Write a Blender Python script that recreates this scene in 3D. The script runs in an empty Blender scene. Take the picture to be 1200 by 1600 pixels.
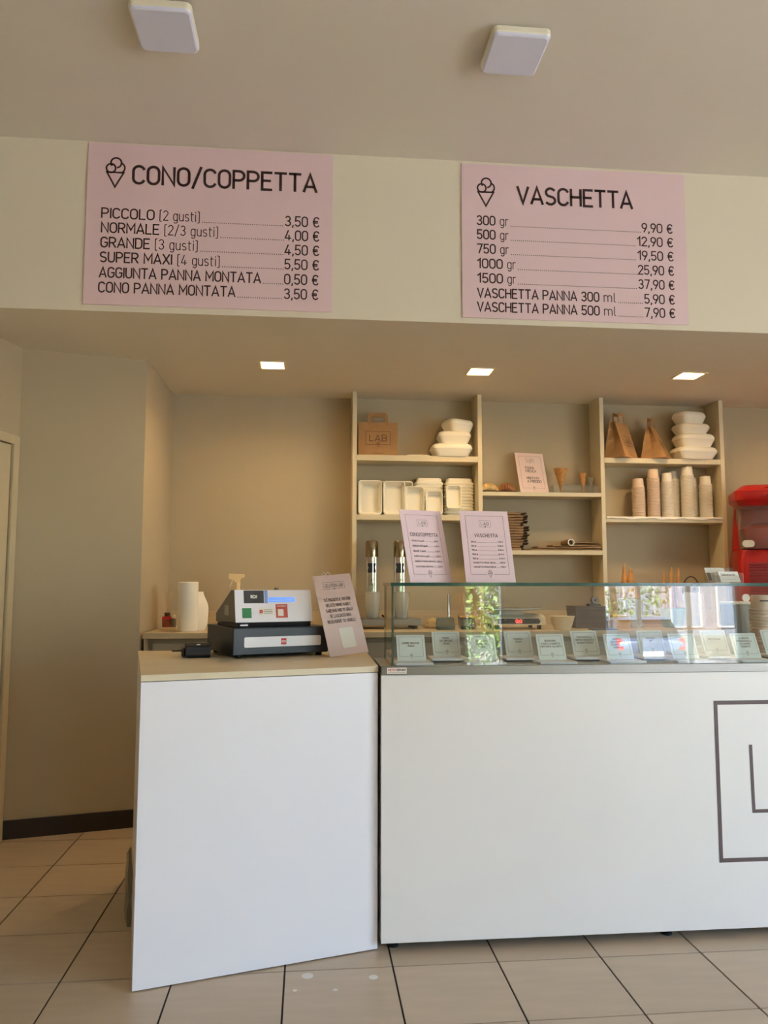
import bpy, math, random
from mathutils import Vector, Matrix, Euler
from math import sin, cos, pi, radians as rad

random.seed(7)
S = bpy.context.scene
COL = S.collection

# ------------------------------------------------------------------ camera
cam_d = bpy.data.cameras.new('camera')
cam_d.sensor_fit = 'HORIZONTAL'
cam_d.sensor_width = 36.0
cam_d.lens = 36.0 * 1214.46 / 1200.0
cam_d.clip_start = 0.02
cam_d.clip_end = 200
cam = bpy.data.objects.new('camera', cam_d)
COL.objects.link(cam)
pitch, yaw, roll = 0.0926, 0.0956, 0.001
fw = Vector((sin(yaw)*cos(pitch), cos(yaw)*cos(pitch), sin(pitch)))
r0 = Vector((cos(yaw), -sin(yaw), 0)); u0 = r0.cross(fw)
ri = r0*cos(roll) + u0*sin(roll); up = -r0*sin(roll) + u0*cos(roll)
cam.matrix_world = Matrix(((ri.x, up.x, -fw.x, 0), (ri.y, up.y, -fw.y, 0), (ri.z, up.z, -fw.z, 1.25), (0, 0, 0, 1)))
S.camera = cam

# ------------------------------------------------------------------ sky, sun, exposure
world = bpy.data.worlds.new('sky'); S.world = world; world.use_nodes = True
nt = world.node_tree; nt.nodes.clear()
sky = nt.nodes.new('ShaderNodeTexSky'); sky.sky_type = 'NISHITA'
sky.sun_disc = False; sky.sun_elevation = rad(52); sky.sun_rotation = rad(60)
bg = nt.nodes.new('ShaderNodeBackground'); bg.inputs[1].default_value = 1.0
wo = nt.nodes.new('ShaderNodeOutputWorld')
nt.links.new(sky.outputs[0], bg.inputs[0]); nt.links.new(bg.outputs[0], wo.inputs[0])
sun_d = bpy.data.lights.new('sun', 'SUN'); sun_d.energy = 34.0; sun_d.angle = rad(0.6); sun_d.color = (1.0, .95, .86)
sun = bpy.data.objects.new('sun', sun_d); COL.objects.link(sun)
sun.rotation_euler = Vector((.30, -.75, -1.0)).to_track_quat('-Z', 'Y').to_euler()
S.view_settings.view_transform = 'Standard'
S.view_settings.look = 'None'
S.view_settings.gamma = 1.0
S.view_settings.use_curve_mapping = False
S.view_settings.exposure = 1.36
LAMP = 76.0          # radiance of the warm downlights
S.cycles.max_bounces = 12
S.cycles.diffuse_bounces = 6
S.cycles.glossy_bounces = 5
S.cycles.transparent_max_bounces = 24
S.cycles.use_denoising = True
S.cycles.caustics_reflective = False
S.cycles.caustics_refractive = False

def portal_side(name, y0, y1, z0, z1, x):
    d = bpy.data.lights.new(name, 'AREA'); d.shape = 'RECTANGLE'; d.size = z1-z0; d.size_y = y1-y0
    d.cycles.is_portal = True
    o = bpy.data.objects.new(name, d); COL.objects.link(o)
    o.location = (x, (y0+y1)/2, (z0+z1)/2); o.rotation_euler = (0, rad(90), 0)   # faces -X, into the shop
    return o
def portal(name, x0, x1, z0, z1, y):
    d = bpy.data.lights.new(name, 'AREA'); d.shape = 'RECTANGLE'; d.size = x1-x0; d.size_y = z1-z0
    d.cycles.is_portal = True
    o = bpy.data.objects.new(name, d); COL.objects.link(o)
    o.location = ((x0+x1)/2, y, (z0+z1)/2); o.rotation_euler = (rad(90), 0, 0)   # faces +Y, into the shop
    return o

# ------------------------------------------------------------------ materials
def lin(c):
    c = c/255.0
    return c/12.92 if c <= .04045 else ((c+.055)/1.055)**2.4
MATS = {}
def M(name, rgb, rough=.5, metal=0.0, var=.05, scale=9.0, bump=0.0, bscale=60.0, stretch=(1, 1, 1), emit=None, rnd=0.0, spec=.5, coat=0.0, trans=0.0):
    if name in MATS: return MATS[name]
    m = bpy.data.materials.new(name); m.use_nodes = True; t = m.node_tree; t.nodes.clear()
    out = t.nodes.new('ShaderNodeOutputMaterial'); p = t.nodes.new('ShaderNodeBsdfPrincipled')
    t.links.new(p.outputs[0], out.inputs[0])
    base = [lin(c) for c in rgb]
    tc = t.nodes.new('ShaderNodeTexCoord'); mp = t.nodes.new('ShaderNodeMapping'); mp.inputs['Scale'].default_value = stretch
    t.links.new(tc.outputs['Object'], mp.inputs['Vector'])
    nz = t.nodes.new('ShaderNodeTexNoise'); nz.inputs['Scale'].default_value = scale; nz.inputs['Detail'].default_value = 4
    t.links.new(mp.outputs[0], nz.inputs['Vector'])
    ramp = t.nodes.new('ShaderNodeValToRGB')
    ramp.color_ramp.elements[0].position = .3; ramp.color_ramp.elements[1].position = .7
    ramp.color_ramp.elements[0].color = tuple(min(1, b*(1-var)) for b in base) + (1,)
    ramp.color_ramp.elements[1].color = tuple(min(1, b*(1+var)) for b in base) + (1,)
    t.links.new(nz.outputs[0], ramp.inputs[0])
    col = ramp.outputs[0]
    if rnd:
        oi = t.nodes.new('ShaderNodeObjectInfo'); hsv = t.nodes.new('ShaderNodeHueSaturation')
        mr = t.nodes.new('ShaderNodeMapRange'); mr.inputs[3].default_value = 1-rnd; mr.inputs[4].default_value = 1+rnd
        t.links.new(oi.outputs['Random'], mr.inputs[0]); t.links.new(mr.outputs[0], hsv.inputs['Value'])
        t.links.new(col, hsv.inputs['Color']); col = hsv.outputs[0]
    t.links.new(col, p.inputs['Base Color'])
    p.inputs['Roughness'].default_value = rough; p.inputs['Metallic'].default_value = metal
    p.inputs['Specular IOR Level'].default_value = spec
    p.inputs['Coat Weight'].default_value = coat; p.inputs['Coat Roughness'].default_value = .08
    if emit:
        p.inputs['Emission Color'].default_value = tuple(lin(c) for c in emit[0]) + (1,)
        p.inputs['Emission Strength'].default_value = emit[1]
    if bump:
        n2 = t.nodes.new('ShaderNodeTexNoise'); n2.inputs['Scale'].default_value = bscale; n2.inputs['Detail'].default_value = 3
        t.links.new(mp.outputs[0], n2.inputs['Vector'])
        b = t.nodes.new('ShaderNodeBump'); b.inputs['Strength'].default_value = bump; b.inputs['Distance'].default_value = .002
        t.links.new(n2.outputs[0], b.inputs['Height']); t.links.new(b.outputs[0], p.inputs['Normal'])
    if trans:
        tr = t.nodes.new('ShaderNodeBsdfTransparent'); mx = t.nodes.new('ShaderNodeMixShader'); mx.inputs[0].default_value = trans
        t.links.new(p.outputs[0], mx.inputs[1]); t.links.new(tr.outputs[0], mx.inputs[2]); t.links.new(mx.outputs[0], out.inputs[0])
    MATS[name] = m
    return m
def glass(name, tint, ior=1.55, body=None, bodyfac=0.0):
    if name in MATS: return MATS[name]
    m = bpy.data.materials.new(name); m.use_nodes = True; t = m.node_tree; t.nodes.clear()
    out = t.nodes.new('ShaderNodeOutputMaterial'); tr = t.nodes.new('ShaderNodeBsdfTransparent'); gl = t.nodes.new('ShaderNodeBsdfGlossy')
    tr.inputs[0].default_value = tuple(tint)+(1,); gl.inputs['Roughness'].default_value = 0.0
    fr = t.nodes.new('ShaderNodeFresnel'); fr.inputs[0].default_value = ior
    ge = t.nodes.new('ShaderNodeNewGeometry'); inv = t.nodes.new('ShaderNodeMath'); inv.operation = 'SUBTRACT'; inv.inputs[0].default_value = 1.0
    mu = t.nodes.new('ShaderNodeMath'); mu.operation = 'MULTIPLY'; mx = t.nodes.new('ShaderNodeMixShader')
    t.links.new(ge.outputs['Backfacing'], inv.inputs[1]); t.links.new(inv.outputs[0], mu.inputs[0]); t.links.new(fr.outputs[0], mu.inputs[1])
    t.links.new(mu.outputs[0], mx.inputs[0]); t.links.new(gl.outputs[0], mx.inputs[2])
    first = tr.outputs[0]
    if body:
        df = t.nodes.new('ShaderNodeBsdfDiffuse'); df.inputs[0].default_value = tuple(lin(c) for c in body)+(1,)
        m2 = t.nodes.new('ShaderNodeMixShader'); m2.inputs[0].default_value = bodyfac
        t.links.new(tr.outputs[0], m2.inputs[1]); t.links.new(df.outputs[0], m2.inputs[2]); first = m2.outputs[0]
    t.links.new(first, mx.inputs[1]); t.links.new(mx.outputs[0], out.inputs[0])
    MATS[name] = m
    return m

WALL = M('cream_wall_paint', (182, 168, 142), .85, var=.015, scale=2, bump=.15, bscale=180)
CEIL = M('ceiling_paint', (226, 220, 210), .9, var=.012, scale=2, bump=.1, bscale=150)
SOFF = M('soffit_paint', (226, 218, 200), .8, var=.012, scale=2, bump=.12, bscale=160)
TILE = M('beige_tile', (194, 173, 148), .32, var=.07, scale=4, stretch=(.7, 5, 1), rnd=.05, bump=.05, bscale=40)
GROUT = M('dark_grout', (52, 40, 30), .9, var=.2)
BASEB = M('dark_baseboard', (38, 28, 22), .45, var=.15)
SHELF = M('cream_laminate', (216, 204, 174), .5, var=.02)
WHITE = M('white_lacquer', (230, 228, 235), .3, var=.01, scale=2)
CASEP = M('case_cream_lacquer', (235, 231, 230), .32, var=.015, scale=2)
DESKT = M('desk_top_laminate', (214, 200, 172), .38, var=.05, scale=5, stretch=(1, 8, 1))
WOODT = M('worktop_laminate', (196, 176, 142), .35, var=.08, scale=5, stretch=(1, 9, 9))
STEEL = M('brushed_steel', (164, 162, 158), .3, 1.0, var=.06, scale=30, stretch=(.4, 8, 20))
CHROME = M('polished_steel', (210, 208, 204), .12, 1.0, var=.02)
BRONZE = M('smoked_steel', (158, 140, 112), .16, 1.0, var=.03)
PINK = M('pink_board', (230, 203, 209), .5, var=.012, scale=3)
PINKS = M('pink_card', (230, 206, 202), .45, var=.012, scale=3)
INK = M('brown_ink', (58, 34, 34), .6, var=.04)
INKS = M('sign_ink', (92, 72, 72), .6, var=.04)
BLACK = M('black_plastic', (22, 22, 25), .38, var=.1)
NAVY = M('navy_metal', (40, 46, 58), .42, var=.06, bump=.1, bscale=400)
FOAM = M('white_foam', (238, 232, 216), .7, var=.015, bump=.12, bscale=300)
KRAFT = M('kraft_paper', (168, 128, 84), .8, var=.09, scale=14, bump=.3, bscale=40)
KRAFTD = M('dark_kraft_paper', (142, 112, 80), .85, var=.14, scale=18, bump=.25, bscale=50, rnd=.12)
PAPER = M('white_paper', (238, 234, 226), .8, var=.02)
CUPM = M('paper_cup', (234, 226, 212), .6, var=.02, rnd=.03)
CUPP = M('paper_cup_tan', (222, 198, 176), .6, var=.03, rnd=.03)
RED = M('red_plastic', (170, 20, 17), .3, var=.06)
LOGOR = M('logo_red', (198, 36, 44), .5, var=.03)
MINT = M('mint_card', (212, 217, 211), .5, var=.015)
GLASSM = glass('clear_glass', (.965, .982, .974), 1.95)
ACRYL = glass('clear_acrylic', (.95, .95, .94), 1.45, (230, 226, 214), .06)
PLCUP = glass('cloudy_plastic', (.9, .9, .88), 1.4, (226, 222, 210), .32)
GEDGE = M('glass_edge_green', (22, 74, 64), .12, var=.1, coat=.5)
WAFER = M('wafer', (186, 134, 76), .75, var=.22, scale=40, bump=.6, bscale=160)

# ------------------------------------------------------------------ mesh helper
class MB:
    def __init__(s): s.v = []; s.f = []; s.mi = []
    def add(s, vs, fs, mi=0):
        b = len(s.v); s.v += [tuple(v) for v in vs]
        for f in fs: s.f.append(tuple(b+i for i in f)); s.mi.append(mi)
        return s
    def box(s, x0, x1, y0, y1, z0, z1, mi=0):
        v = [(x0,y0,z0),(x1,y0,z0),(x1,y1,z0),(x0,y1,z0),(x0,y0,z1),(x1,y0,z1),(x1,y1,z1),(x0,y1,z1)]
        return s.add(v, [(0,3,2,1),(4,5,6,7),(0,1,5,4),(1,2,6,5),(2,3,7,6),(3,0,4,7)], mi)
    def hexa(s, pts, mi=0):   # 8 points, bottom ring then top ring, counter clockwise
        return s.add(pts, [(0,3,2,1),(4,5,6,7),(0,1,5,4),(1,2,6,5),(2,3,7,6),(3,0,4,7)], mi)
    def loft(s, loops, cap0=True, cap1=True, closed=True, mi=0):
        n = len(loops[0]); vs = [p for l in loops for p in l]; fs = []
        for i in range(len(loops)-1):
            for j in range(n if closed else n-1):
                k = (j+1) % n
                fs.append((i*n+j, i*n+k, (i+1)*n+k, (i+1)*n+j))
        if cap0: fs.append(tuple(range(n-1, -1, -1)))
        if cap1: fs.append(tuple((len(loops)-1)*n+j for j in range(n)))
        return s.add(vs, fs, mi)
    def lathe(s, prof, n=24, c=(0, 0), cap0=True, cap1=True, mi=0):
        loops = [[(c[0]+r*cos(2*pi*j/n), c[1]+r*sin(2*pi*j/n), z) for j in range(n)] for r, z in prof]
        return s.loft(loops, cap0, cap1, True, mi)
    def tube(s, pts, r, n=8, mi=0, cap=True, r2=None):
        pts = [Vector(p) for p in pts]; loops = []
        up = Vector((0, 0, 1))
        for i, p in enumerate(pts):
            d = (pts[min(i+1, len(pts)-1)] - pts[max(i-1, 0)]).normalized()
            a = up if abs(d.dot(up)) < .95 else Vector((1, 0, 0))
            u = d.cross(a).normalized(); w = u.cross(d).normalized()
            rr = r[i] if isinstance(r, (list, tuple)) else r
            rb = rr if r2 is None else r2
            loops.append([p + u*rr*cos(-2*pi*j/n) + w*rb*sin(-2*pi*j/n) for j in range(n)])
        return s.loft(loops, cap, cap, True, mi)
    def prism(s, poly, y0, y1, mi=0):     # polygon in xz (counter clockwise seen from -y), extruded along y
        n = len(poly)
        v = [(x, y0, z) for x, z in poly] + [(x, y1, z) for x, z in poly]
        fs = [tuple(range(n)), tuple(range(2*n-1, n-1, -1))] + [(i, n+i, n+(i+1) % n, (i+1) % n) for i in range(n)]
        return s.add(v, fs, mi)
    def prismz(s, poly, z0, z1, mi=0):    # polygon in xy counter clockwise, extruded along z
        n = len(poly)
        v = [(x, y, z0) for x, y in poly] + [(x, y, z1) for x, y in poly]
        fs = [tuple(range(n-1, -1, -1)), tuple(range(n, 2*n))] + [(i, (i+1) % n, n+(i+1) % n, n+i) for i in range(n)]
        return s.add(v, fs, mi)
    def prismx(s, poly, x0, x1, mi=0):    # polygon in yz, extruded along x
        n = len(poly)
        v = [(x0, y, z) for y, z in poly] + [(x1, y, z) for y, z in poly]
        fs = [tuple(range(n-1, -1, -1)), tuple(range(n, 2*n))] + [(i, (i+1) % n, n+(i+1) % n, n+i) for i in range(n)]
        return s.add(v, fs, mi)
    def build(s, name, mats, parent=None, loc=(0, 0, 0), rot=(0, 0, 0), bevel=0.0, smooth=None, seg=2, kind=None, label=None):
        me = bpy.data.meshes.new(name); me.from_pydata(s.v, [], s.f); me.validate()
        ml = mats if isinstance(mats, (list, tuple)) else [mats]
        for m in ml: me.materials.append(m)
        if len(ml) > 1 and len(me.polygons) == len(s.mi): me.polygons.foreach_set('material_index', s.mi)
        if smooth is not None:
            me.polygons.foreach_set('use_smooth', [True]*len(me.polygons)); me.set_sharp_from_angle(angle=rad(smooth))
        me.update()
        o = bpy.data.objects.new(name, me); COL.objects.link(o)
        o.location = loc; o.rotation_euler = rot
        if parent: o.parent = parent
        if bevel:
            b = o.modifiers.new('bevel', 'BEVEL'); b.width = bevel; b.segments = seg; b.limit_method = 'ANGLE'; b.angle_limit = rad(40)
        if kind: o['kind'] = kind
        if label: o['label'] = label
        return o

def rr(w, d, r, z, n=4, cx=0, cy=0):      # rounded rectangle loop
    pts = []
    r = min(r, w/2-1e-4, d/2-1e-4)
    for qx, qy, a0 in ((1, 1, 0), (-1, 1, 90), (-1, -1, 180), (1, -1, 270)):
        for k in range(n+1):
            a = rad(a0 + 90*k/n)
            pts.append((cx+qx*(w/2-r)+r*cos(a), cy+qy*(d/2-r)+r*sin(a), z))
    return pts

def tag(o, label, cat, group=None):
    o['label'] = label; o['category'] = cat
    if group: o['group'] = group
    return o
def thing(name, label, cat, loc=(0, 0, 0), rot=(0, 0, 0), group=None):
    o = bpy.data.objects.new(name, None); o.empty_display_size = .05; COL.objects.link(o)
    o.location = loc; o.rotation_euler = rot
    return tag(o, label, cat, group)
ORD = 'topmost,second,third,fourth,fifth,sixth,seventh,eighth,ninth,tenth,eleventh,twelfth,thirteenth,fourteenth,fifteenth,sixteenth,seventeenth,eighteenth,nineteenth,twentieth,twenty-first,twenty-second,twenty-third,twenty-fourth,twenty-fifth,twenty-sixth,twenty-seventh,twenty-eighth'.split(',')
def nth(label, k, n):      # k counted from the bottom of n
    q = n-1-k
    return (label + ', topmost') if q == 0 else (label + ', ' + ORD[q] + ' from the top')
def struct(o): o['kind'] = 'structure'; return o
def dup(root, loc, rot=None, label=None, group=None):
    r = root.copy(); COL.objects.link(r); r.location = loc
    if rot is not None: r.rotation_euler = rot
    if label: r['label'] = label
    if group: r['group'] = group
    for ch in list(root.children):
        c = ch.copy(); COL.objects.link(c); c.parent = r
        for g in list(ch.children):
            d = g.copy(); COL.objects.link(d); d.parent = c
    return r

# ------------------------------------------------------------------ monoline lettering
def ar(cx, cy, rx, ry, a0, a1, n=7):
    return [(cx+rx*cos(rad(a0+(a1-a0)*k/n)), cy+ry*sin(rad(a0+(a1-a0)*k/n))) for k in range(n+1)]
def closed(p): return p + [p[0]]
def stad(x0, x1, y0, y1):
    r = (x1-x0)/2; c = (x0+x1)/2; ry = min(r, (y1-y0)/2)
    return closed(ar(c, y1-ry, r, ry, 0, 180, 8) + ar(c, y0+ry, r, ry, 180, 360, 8))
GL = {
 'A': (.66, [[(0,0),(.33,1),(.66,0)], [(.12,.28),(.54,.28)]]),
 'B': (.58, [[(0,.51),(.32,.51)]+ar(.32,.255,.26,.255,90,-90)+[(0,0),(0,1),(.3,1)]+ar(.3,.755,.245,.245,90,-90)]),
 'C': (.56, [ar(.29,.71,.29,.29,25,180)+ar(.29,.29,.29,.29,180,335)]),
 'D': (.58, [[(0,0),(0,1),(.29,1)]+ar(.29,.71,.29,.29,90,0)+ar(.29,.29,.29,.29,0,-90)+[(0,0)]]),
 'E': (.5, [[(.5,1),(0,1),(0,0),(.5,0)], [(0,.52),(.43,.52)]]),
 'F': (.5, [[(.5,1),(0,1),(0,0)], [(0,.5),(.43,.5)]]),
 'G': (.58, [ar(.29,.71,.29,.29,25,180)+ar(.29,.29,.29,.29,180,360)+[(.58,.48),(.34,.48)]]),
 'H': (.58, [[(0,0),(0,1)], [(.58,0),(.58,1)], [(0,.52),(.58,.52)]]),
 'I': (.02, [[(.01,0),(.01,1)]]),
 'J': (.4, [[(.4,1),(.4,.2)]+ar(.2,.2,.2,.2,0,-180)]),
 'K': (.56, [[(0,0),(0,1)], [(.54,1),(0,.4)], [(.18,.6),(.56,0)]]),
 'L': (.48, [[(0,1),(0,0),(.48,0)]]),
 'M': (.72, [[(0,0),(0,1),(.36,.32),(.72,1),(.72,0)]]),
 'N': (.6, [[(0,0),(0,1),(.6,0),(.6,1)]]),
 'O': (.58, [stad(0,.58,0,1)]),
 'P': (.56, [[(0,0),(0,1),(.29,1)]+ar(.29,.73,.27,.27,90,-90)+[(0,.46)]]),
 'Q': (.58, [stad(0,.58,0,1), [(.36,.22),(.6,-.04)]]),
 'R': (.57, [[(0,0),(0,1),(.29,1)]+ar(.29,.73,.27,.27,90,-90)+[(0,.46)], [(.28,.46),(.57,0)]]),
 'S': (.56, [ar(.28,.745,.27,.255,35,270)+ar(.28,.245,.28,.245,90,-145)]),
 'T': (.58, [[(0,1),(.58,1)], [(.29,1),(.29,0)]]),
 'U': (.56, [[(0,1),(0,.28)]+ar(.28,.28,.28,.28,180,360)+[(.56,1)]]),
 'V': (.62, [[(0,1),(.31,0),(.62,1)]]),
 'W': (.9, [[(0,1),(.22,0),(.45,.8),(.68,0),(.9,1)]]),
 'X': (.6, [[(0,0),(.6,1)], [(0,1),(.6,0)]]),
 'Y': (.6, [[(0,1),(.3,.48),(.6,1)], [(.3,.48),(.3,0)]]),
 'Z': (.54, [[(0,1),(.54,1),(0,0),(.54,0)]]),
 '0': (.54, [stad(0,.54,0,1)]),
 '1': (.3, [[(0,.78),(.26,1),(.26,0)]]),
 '2': (.52, [ar(.26,.74,.26,.26,165,-20)+[(0,0),(.54,0)]]),
 '3': (.52, [ar(.25,.755,.24,.245,155,-90)+ar(.25,.255,.27,.255,90,-155)]),
 '4': (.58, [[(.4,0),(.4,.5)], [(.32,1),(0,.2),(.58,.2)]]),
 '5': (.52, [[(.5,1),(.06,1),(.03,.52)]+ar(.25,.3,.27,.3,125,-150)]),
 '7': (.52, [[(0,1),(.52,1),(.18,0)]]),
 '9': (.52, [stad(0,.52,.42,1), [(.5,.58),(.2,0)]]),
 '8': (.52, [stad(.02,.5,.52,1), stad(0,.52,0,.52)]),
 '6': (.52, [stad(0,.52,0,.58), [(.02,.42),(.32,1)]]),
 '/': (.42, [[(0,-.12),(.42,1.1)]]),
 '(': (.2, [[(.2,1.08),(.02,1.02),(.02,-.1),(.2,-.16)]]),
 ')': (.2, [[(0,1.08),(.18,1.02),(.18,-.1),(0,-.16)]]),
 ',': (.1, [[(.08,.06),(.02,-.16)]]),
 '.': (.06, [[(.03,0),(.03,.09)]]),
 "'": (.06, [[(.03,1),(.03,.75)]]),
 '?': (.46, [ar(.23,.77,.23,.23,165,-40)+[(.23,.42),(.23,.28)], [(.23,.0),(.23,.1)]]),
 '!': (.06, [[(.03,1),(.03,.28)], [(.03,0),(.03,.1)]]),
 '€': (.6, [ar(.36,.71,.26,.29,30,180)+ar(.36,.29,.26,.29,180,330), [(0,.58),(.46,.58)], [(0,.42),(.46,.42)]]),
 'È': (.5, [[(.5,1),(0,1),(0,0),(.5,0)], [(0,.52),(.43,.52)], [(.12,1.3),(.3,1.12)]]),
 'g': (.46, [stad(0,.46,0,.72), [(.46,.72),(.46,-.06)]+ar(.25,-.06,.21,.2,0,-150)]),
 'u': (.46, [[(0,.72),(0,.22)]+ar(.23,.22,.23,.22,180,360)+[(.46,.72),(.46,0)]]),
 's': (.42, [ar(.21,.54,.2,.18,35,270)+ar(.21,.18,.21,.18,90,-145)]),
 't': (.32, [[(.1,.95),(.1,.14)]+ar(.24,.14,.14,.14,180,270), [(0,.72),(.32,.72)]]),
 'i': (.04, [[(.02,0),(.02,.72)], [(.02,.9),(.02,1.0)]]),
 'r': (.3, [[(0,0),(0,.72)], [(0,.5)]+ar(.2,.5,.2,.22,180,80)+[(.32,.7)]]),
 'm': (.72, [[(0,0),(0,.72)], [(0,.52)]+ar(.18,.52,.18,.2,180,0)+[(.36,0)], [(.36,.52)]+ar(.54,.52,.18,.2,180,0)+[(.72,0)]]),
 'l': (.14, [[(0,1),(0,.12)]+ar(.12,.12,.12,.12,180,270)]),
 'e': (.46, [[(.02,.36),(.46,.36)]+ar(.23,.46,.23,.26,0,180)+ar(.23,.24,.23,.24,180,320)]),
 'a': (.44, [stad(0,.42,0,.5), [(.42,0),(.42,.5)]+ar(.22,.5,.2,.22,0,140)]),
 'o': (.46, [stad(0,.46,0,.72)]),
 'v': (.44, [[(0,.72),(.22,0),(.44,.72)]]),
 'n': (.46, [[(0,0),(0,.72)], [(0,.48)]+ar(.23,.48,.23,.24,180,0)+[(.46,0)]]),
 ' ': (.2, []),
}
def text_lines(s, x, z, h, w=None, align='l', sp=.2):
    """monoline strokes of a text: list of polylines; w squeezes to an exact width"""
    out = []; cx = 0.0
    for ch in s:
        g = GL.get(ch)
        if g is None: cx += .4; continue
        for pl in g[1]: out.append([(cx+px, pz) for px, pz in pl])
        cx += g[0] + sp
    tot = max(cx - sp, .01)
    kx = (w/tot) if w else h
    wd = tot*kx
    ox = x if align == 'l' else (x-wd if align == 'r' else x-wd/2)
    return [[(ox+px*kx, z+pz*h) for px, pz in pl] for pl in out], wd
def strokes(mb, lines, wt, mapf=None, mi=0):
    if mapf is None: mapf = lambda x, z: (x, 0, z)
    hw = wt/2
    for pl in lines:
        p = [Vector((a, b)) for a, b in pl]
        q = [p[0]]
        for a in p[1:]:
            if (a-q[-1]).length > 1e-7: q.append(a)
        if len(q) < 2: continue
        cl = len(q) > 3 and (q[0]-q[-1]).length < 1e-6
        if cl: q = q[:-1]
        n = len(q); L = []; R = []
        for i in range(n):
            d0 = (q[i]-q[i-1]).normalized() if (i or cl) else None
            d1 = (q[(i+1) % n]-q[i]).normalized() if (i < n-1 or cl) else None
            if d0 is None: d0 = d1
            if d1 is None: d1 = d0
            n0 = Vector((-d0.y, d0.x)); n1 = Vector((-d1.y, d1.x))
            m = n0+n1
            m = n1 if m.length < 1e-4 else m.normalized()
            k = 1/max(m.dot(n1), .42)
            L.append(q[i]+m*hw*k); R.append(q[i]-m*hw*k)
        if not cl:
            e = (q[1]-q[0]).normalized()*hw*.6; L[0] -= e; R[0] -= e
            e = (q[-1]-q[-2]).normalized()*hw*.6; L[-1] += e; R[-1] += e
        vs = [mapf(a.x, a.y) for a in L] + [mapf(a.x, a.y) for a in R]
        fs = [(i, n+i, n+(i+1) % n, (i+1) % n) for i in range(n if cl else n-1)]
        mb.add(vs, fs, mi)
def rect(x0, x1, z0, z1): return [(x0,z0),(x1,z0),(x1,z1),(x0,z1),(x0,z0)]
def circ(x, z, r, n=18, a0=0, a1=360): return ar(x, z, r, r, a0, a1, n)
def cone_lines(x, z, h):     # ice cream cone mark, tip at (x,z), total height h
    k = h
    return [[(x-.27*k, z+.50*k), (x, z), (x+.27*k, z+.50*k), (x-.27*k, z+.50*k)],
            circ(x-.14*k, z+.64*k, .15*k, 16, 0, 360), circ(x+.02*k, z+.83*k, .17*k, 16, -75, 215),
            circ(x+.12*k, z+.66*k, .18*k, 12, -62, 62)]
def frame_gap(x0, x1, z0, z1, gap):
    c = (x0+x1)/2
    return [[(c-gap, z0), (x0, z0), (x0, z1), (x1, z1), (x1, z0), (c+gap, z0)]]
def lab_logo(x, z, w, word='LAB'):   # centred on x, bottom line at z
    h = w*.55 if word == 'LAB' else w*.32
    k = 1.0 if word == 'LAB' else .45
    L = frame_gap(x-w/2, x+w/2, z, z+h, w*.075*k) + cone_lines(x, z-w*.09*k, w*.19*k)
    t, _ = text_lines(word, x, z+h*.27, h*.46, w=w*.7 if word == 'LAB' else w*.84, align='c', sp=.24)
    return L, t

# ==================================================================== THE ROOM
YS, ZC, ZS, YB = 3.486, 3.261, 2.466, 5.02      # soffit face, ceiling, soffit underside, back wall
UX, UY, WX, WY = -1.493, 4.107, -.891, 4.253     # corners of the angled wall on the left
XL, XR, YF = -3.13, 5.25, -3.0                   # far left end, right wall, shop front

# floor: dark grout bed with single tiles
floor = struct(MB().box(XL-.3, XR+.3, YF-.1, YB+.2, -.06, -.004).build('floor', GROUT))
TS, GX, GY = .352, -.0662, 2.663
tile_me = None
field = MB()
g = .0031
for i in range(-9, 16):
    for j in range(-17, 7):
        x, y = GX+i*TS, GY+j*TS
        if x+TS < XL-.2 or x > XR+.2 or y+TS < YF or y > YB: continue
        seen = (-2.1 < x < 2.4 and 1.7 < y < 2.95) or (-2.3 < x < -.3 and 2.9 <= y < 4.3)
        if not seen:
            field.box(x+g, x+TS-g, y+g, y+TS-g, -.004, 0); continue
        if tile_me is None:
            t = MB().box(g, TS-g, g, TS-g, -.004, 0).build('tile', TILE, floor, (x, y, 0), bevel=0)
            tile_me = t.data
        else:
            t = bpy.data.objects.new('tile', tile_me); COL.objects.link(t); t.location = (x, y, 0); t.parent = floor
field.build('tile_field', TILE, floor, kind='stuff')
RES = M('white_residue', (226, 220, 212), .6, var=.08)
for sx, sy, r_ in ((.007, 2.628, .019), (.217, 2.6, .015), (-.031, 2.541, .007), (.093, 2.533, .008)):
    MB().lathe([(r_, 0), (r_, .0006)], 14).build('residue_spot', RES, floor, (sx, sy, 0))

# ceiling and soffit
struct(MB().box(XL-.3, XR+.2, YF-.2, YS+.02, ZC, ZC+.12).build('ceiling', CEIL))
DL = [(-.214, 4.283), (.965, 4.298), (2.2, 4.268), (3.42, 4.28)]
HOLE = .067
sm = MB()
sm.box(XL-.3, XR+.2, YS, YS+.1, ZS, ZC+.12)                   # front face of the lowered part
def slab(x0, x1, y0, y1): sm.box(x0, x1, y0, y1, ZS, ZS+.1)
ya, yb = 4.283-HOLE-.02, 4.283+HOLE+.02
slab(XL-.3, XR+.2, YS+.1, ya); slab(XL-.3, XR+.2, yb, YB+.1)
xs = XL-.3
for dx, dy in DL:
    slab(xs, dx-HOLE, ya, yb); slab(dx-HOLE, dx+HOLE, ya, dy-HOLE); slab(dx-HOLE, dx+HOLE, dy+HOLE, yb); xs = dx+HOLE
slab(xs, XR+.2, ya, yb)
struct(sm.build('wall_soffit', SOFF))

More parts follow.
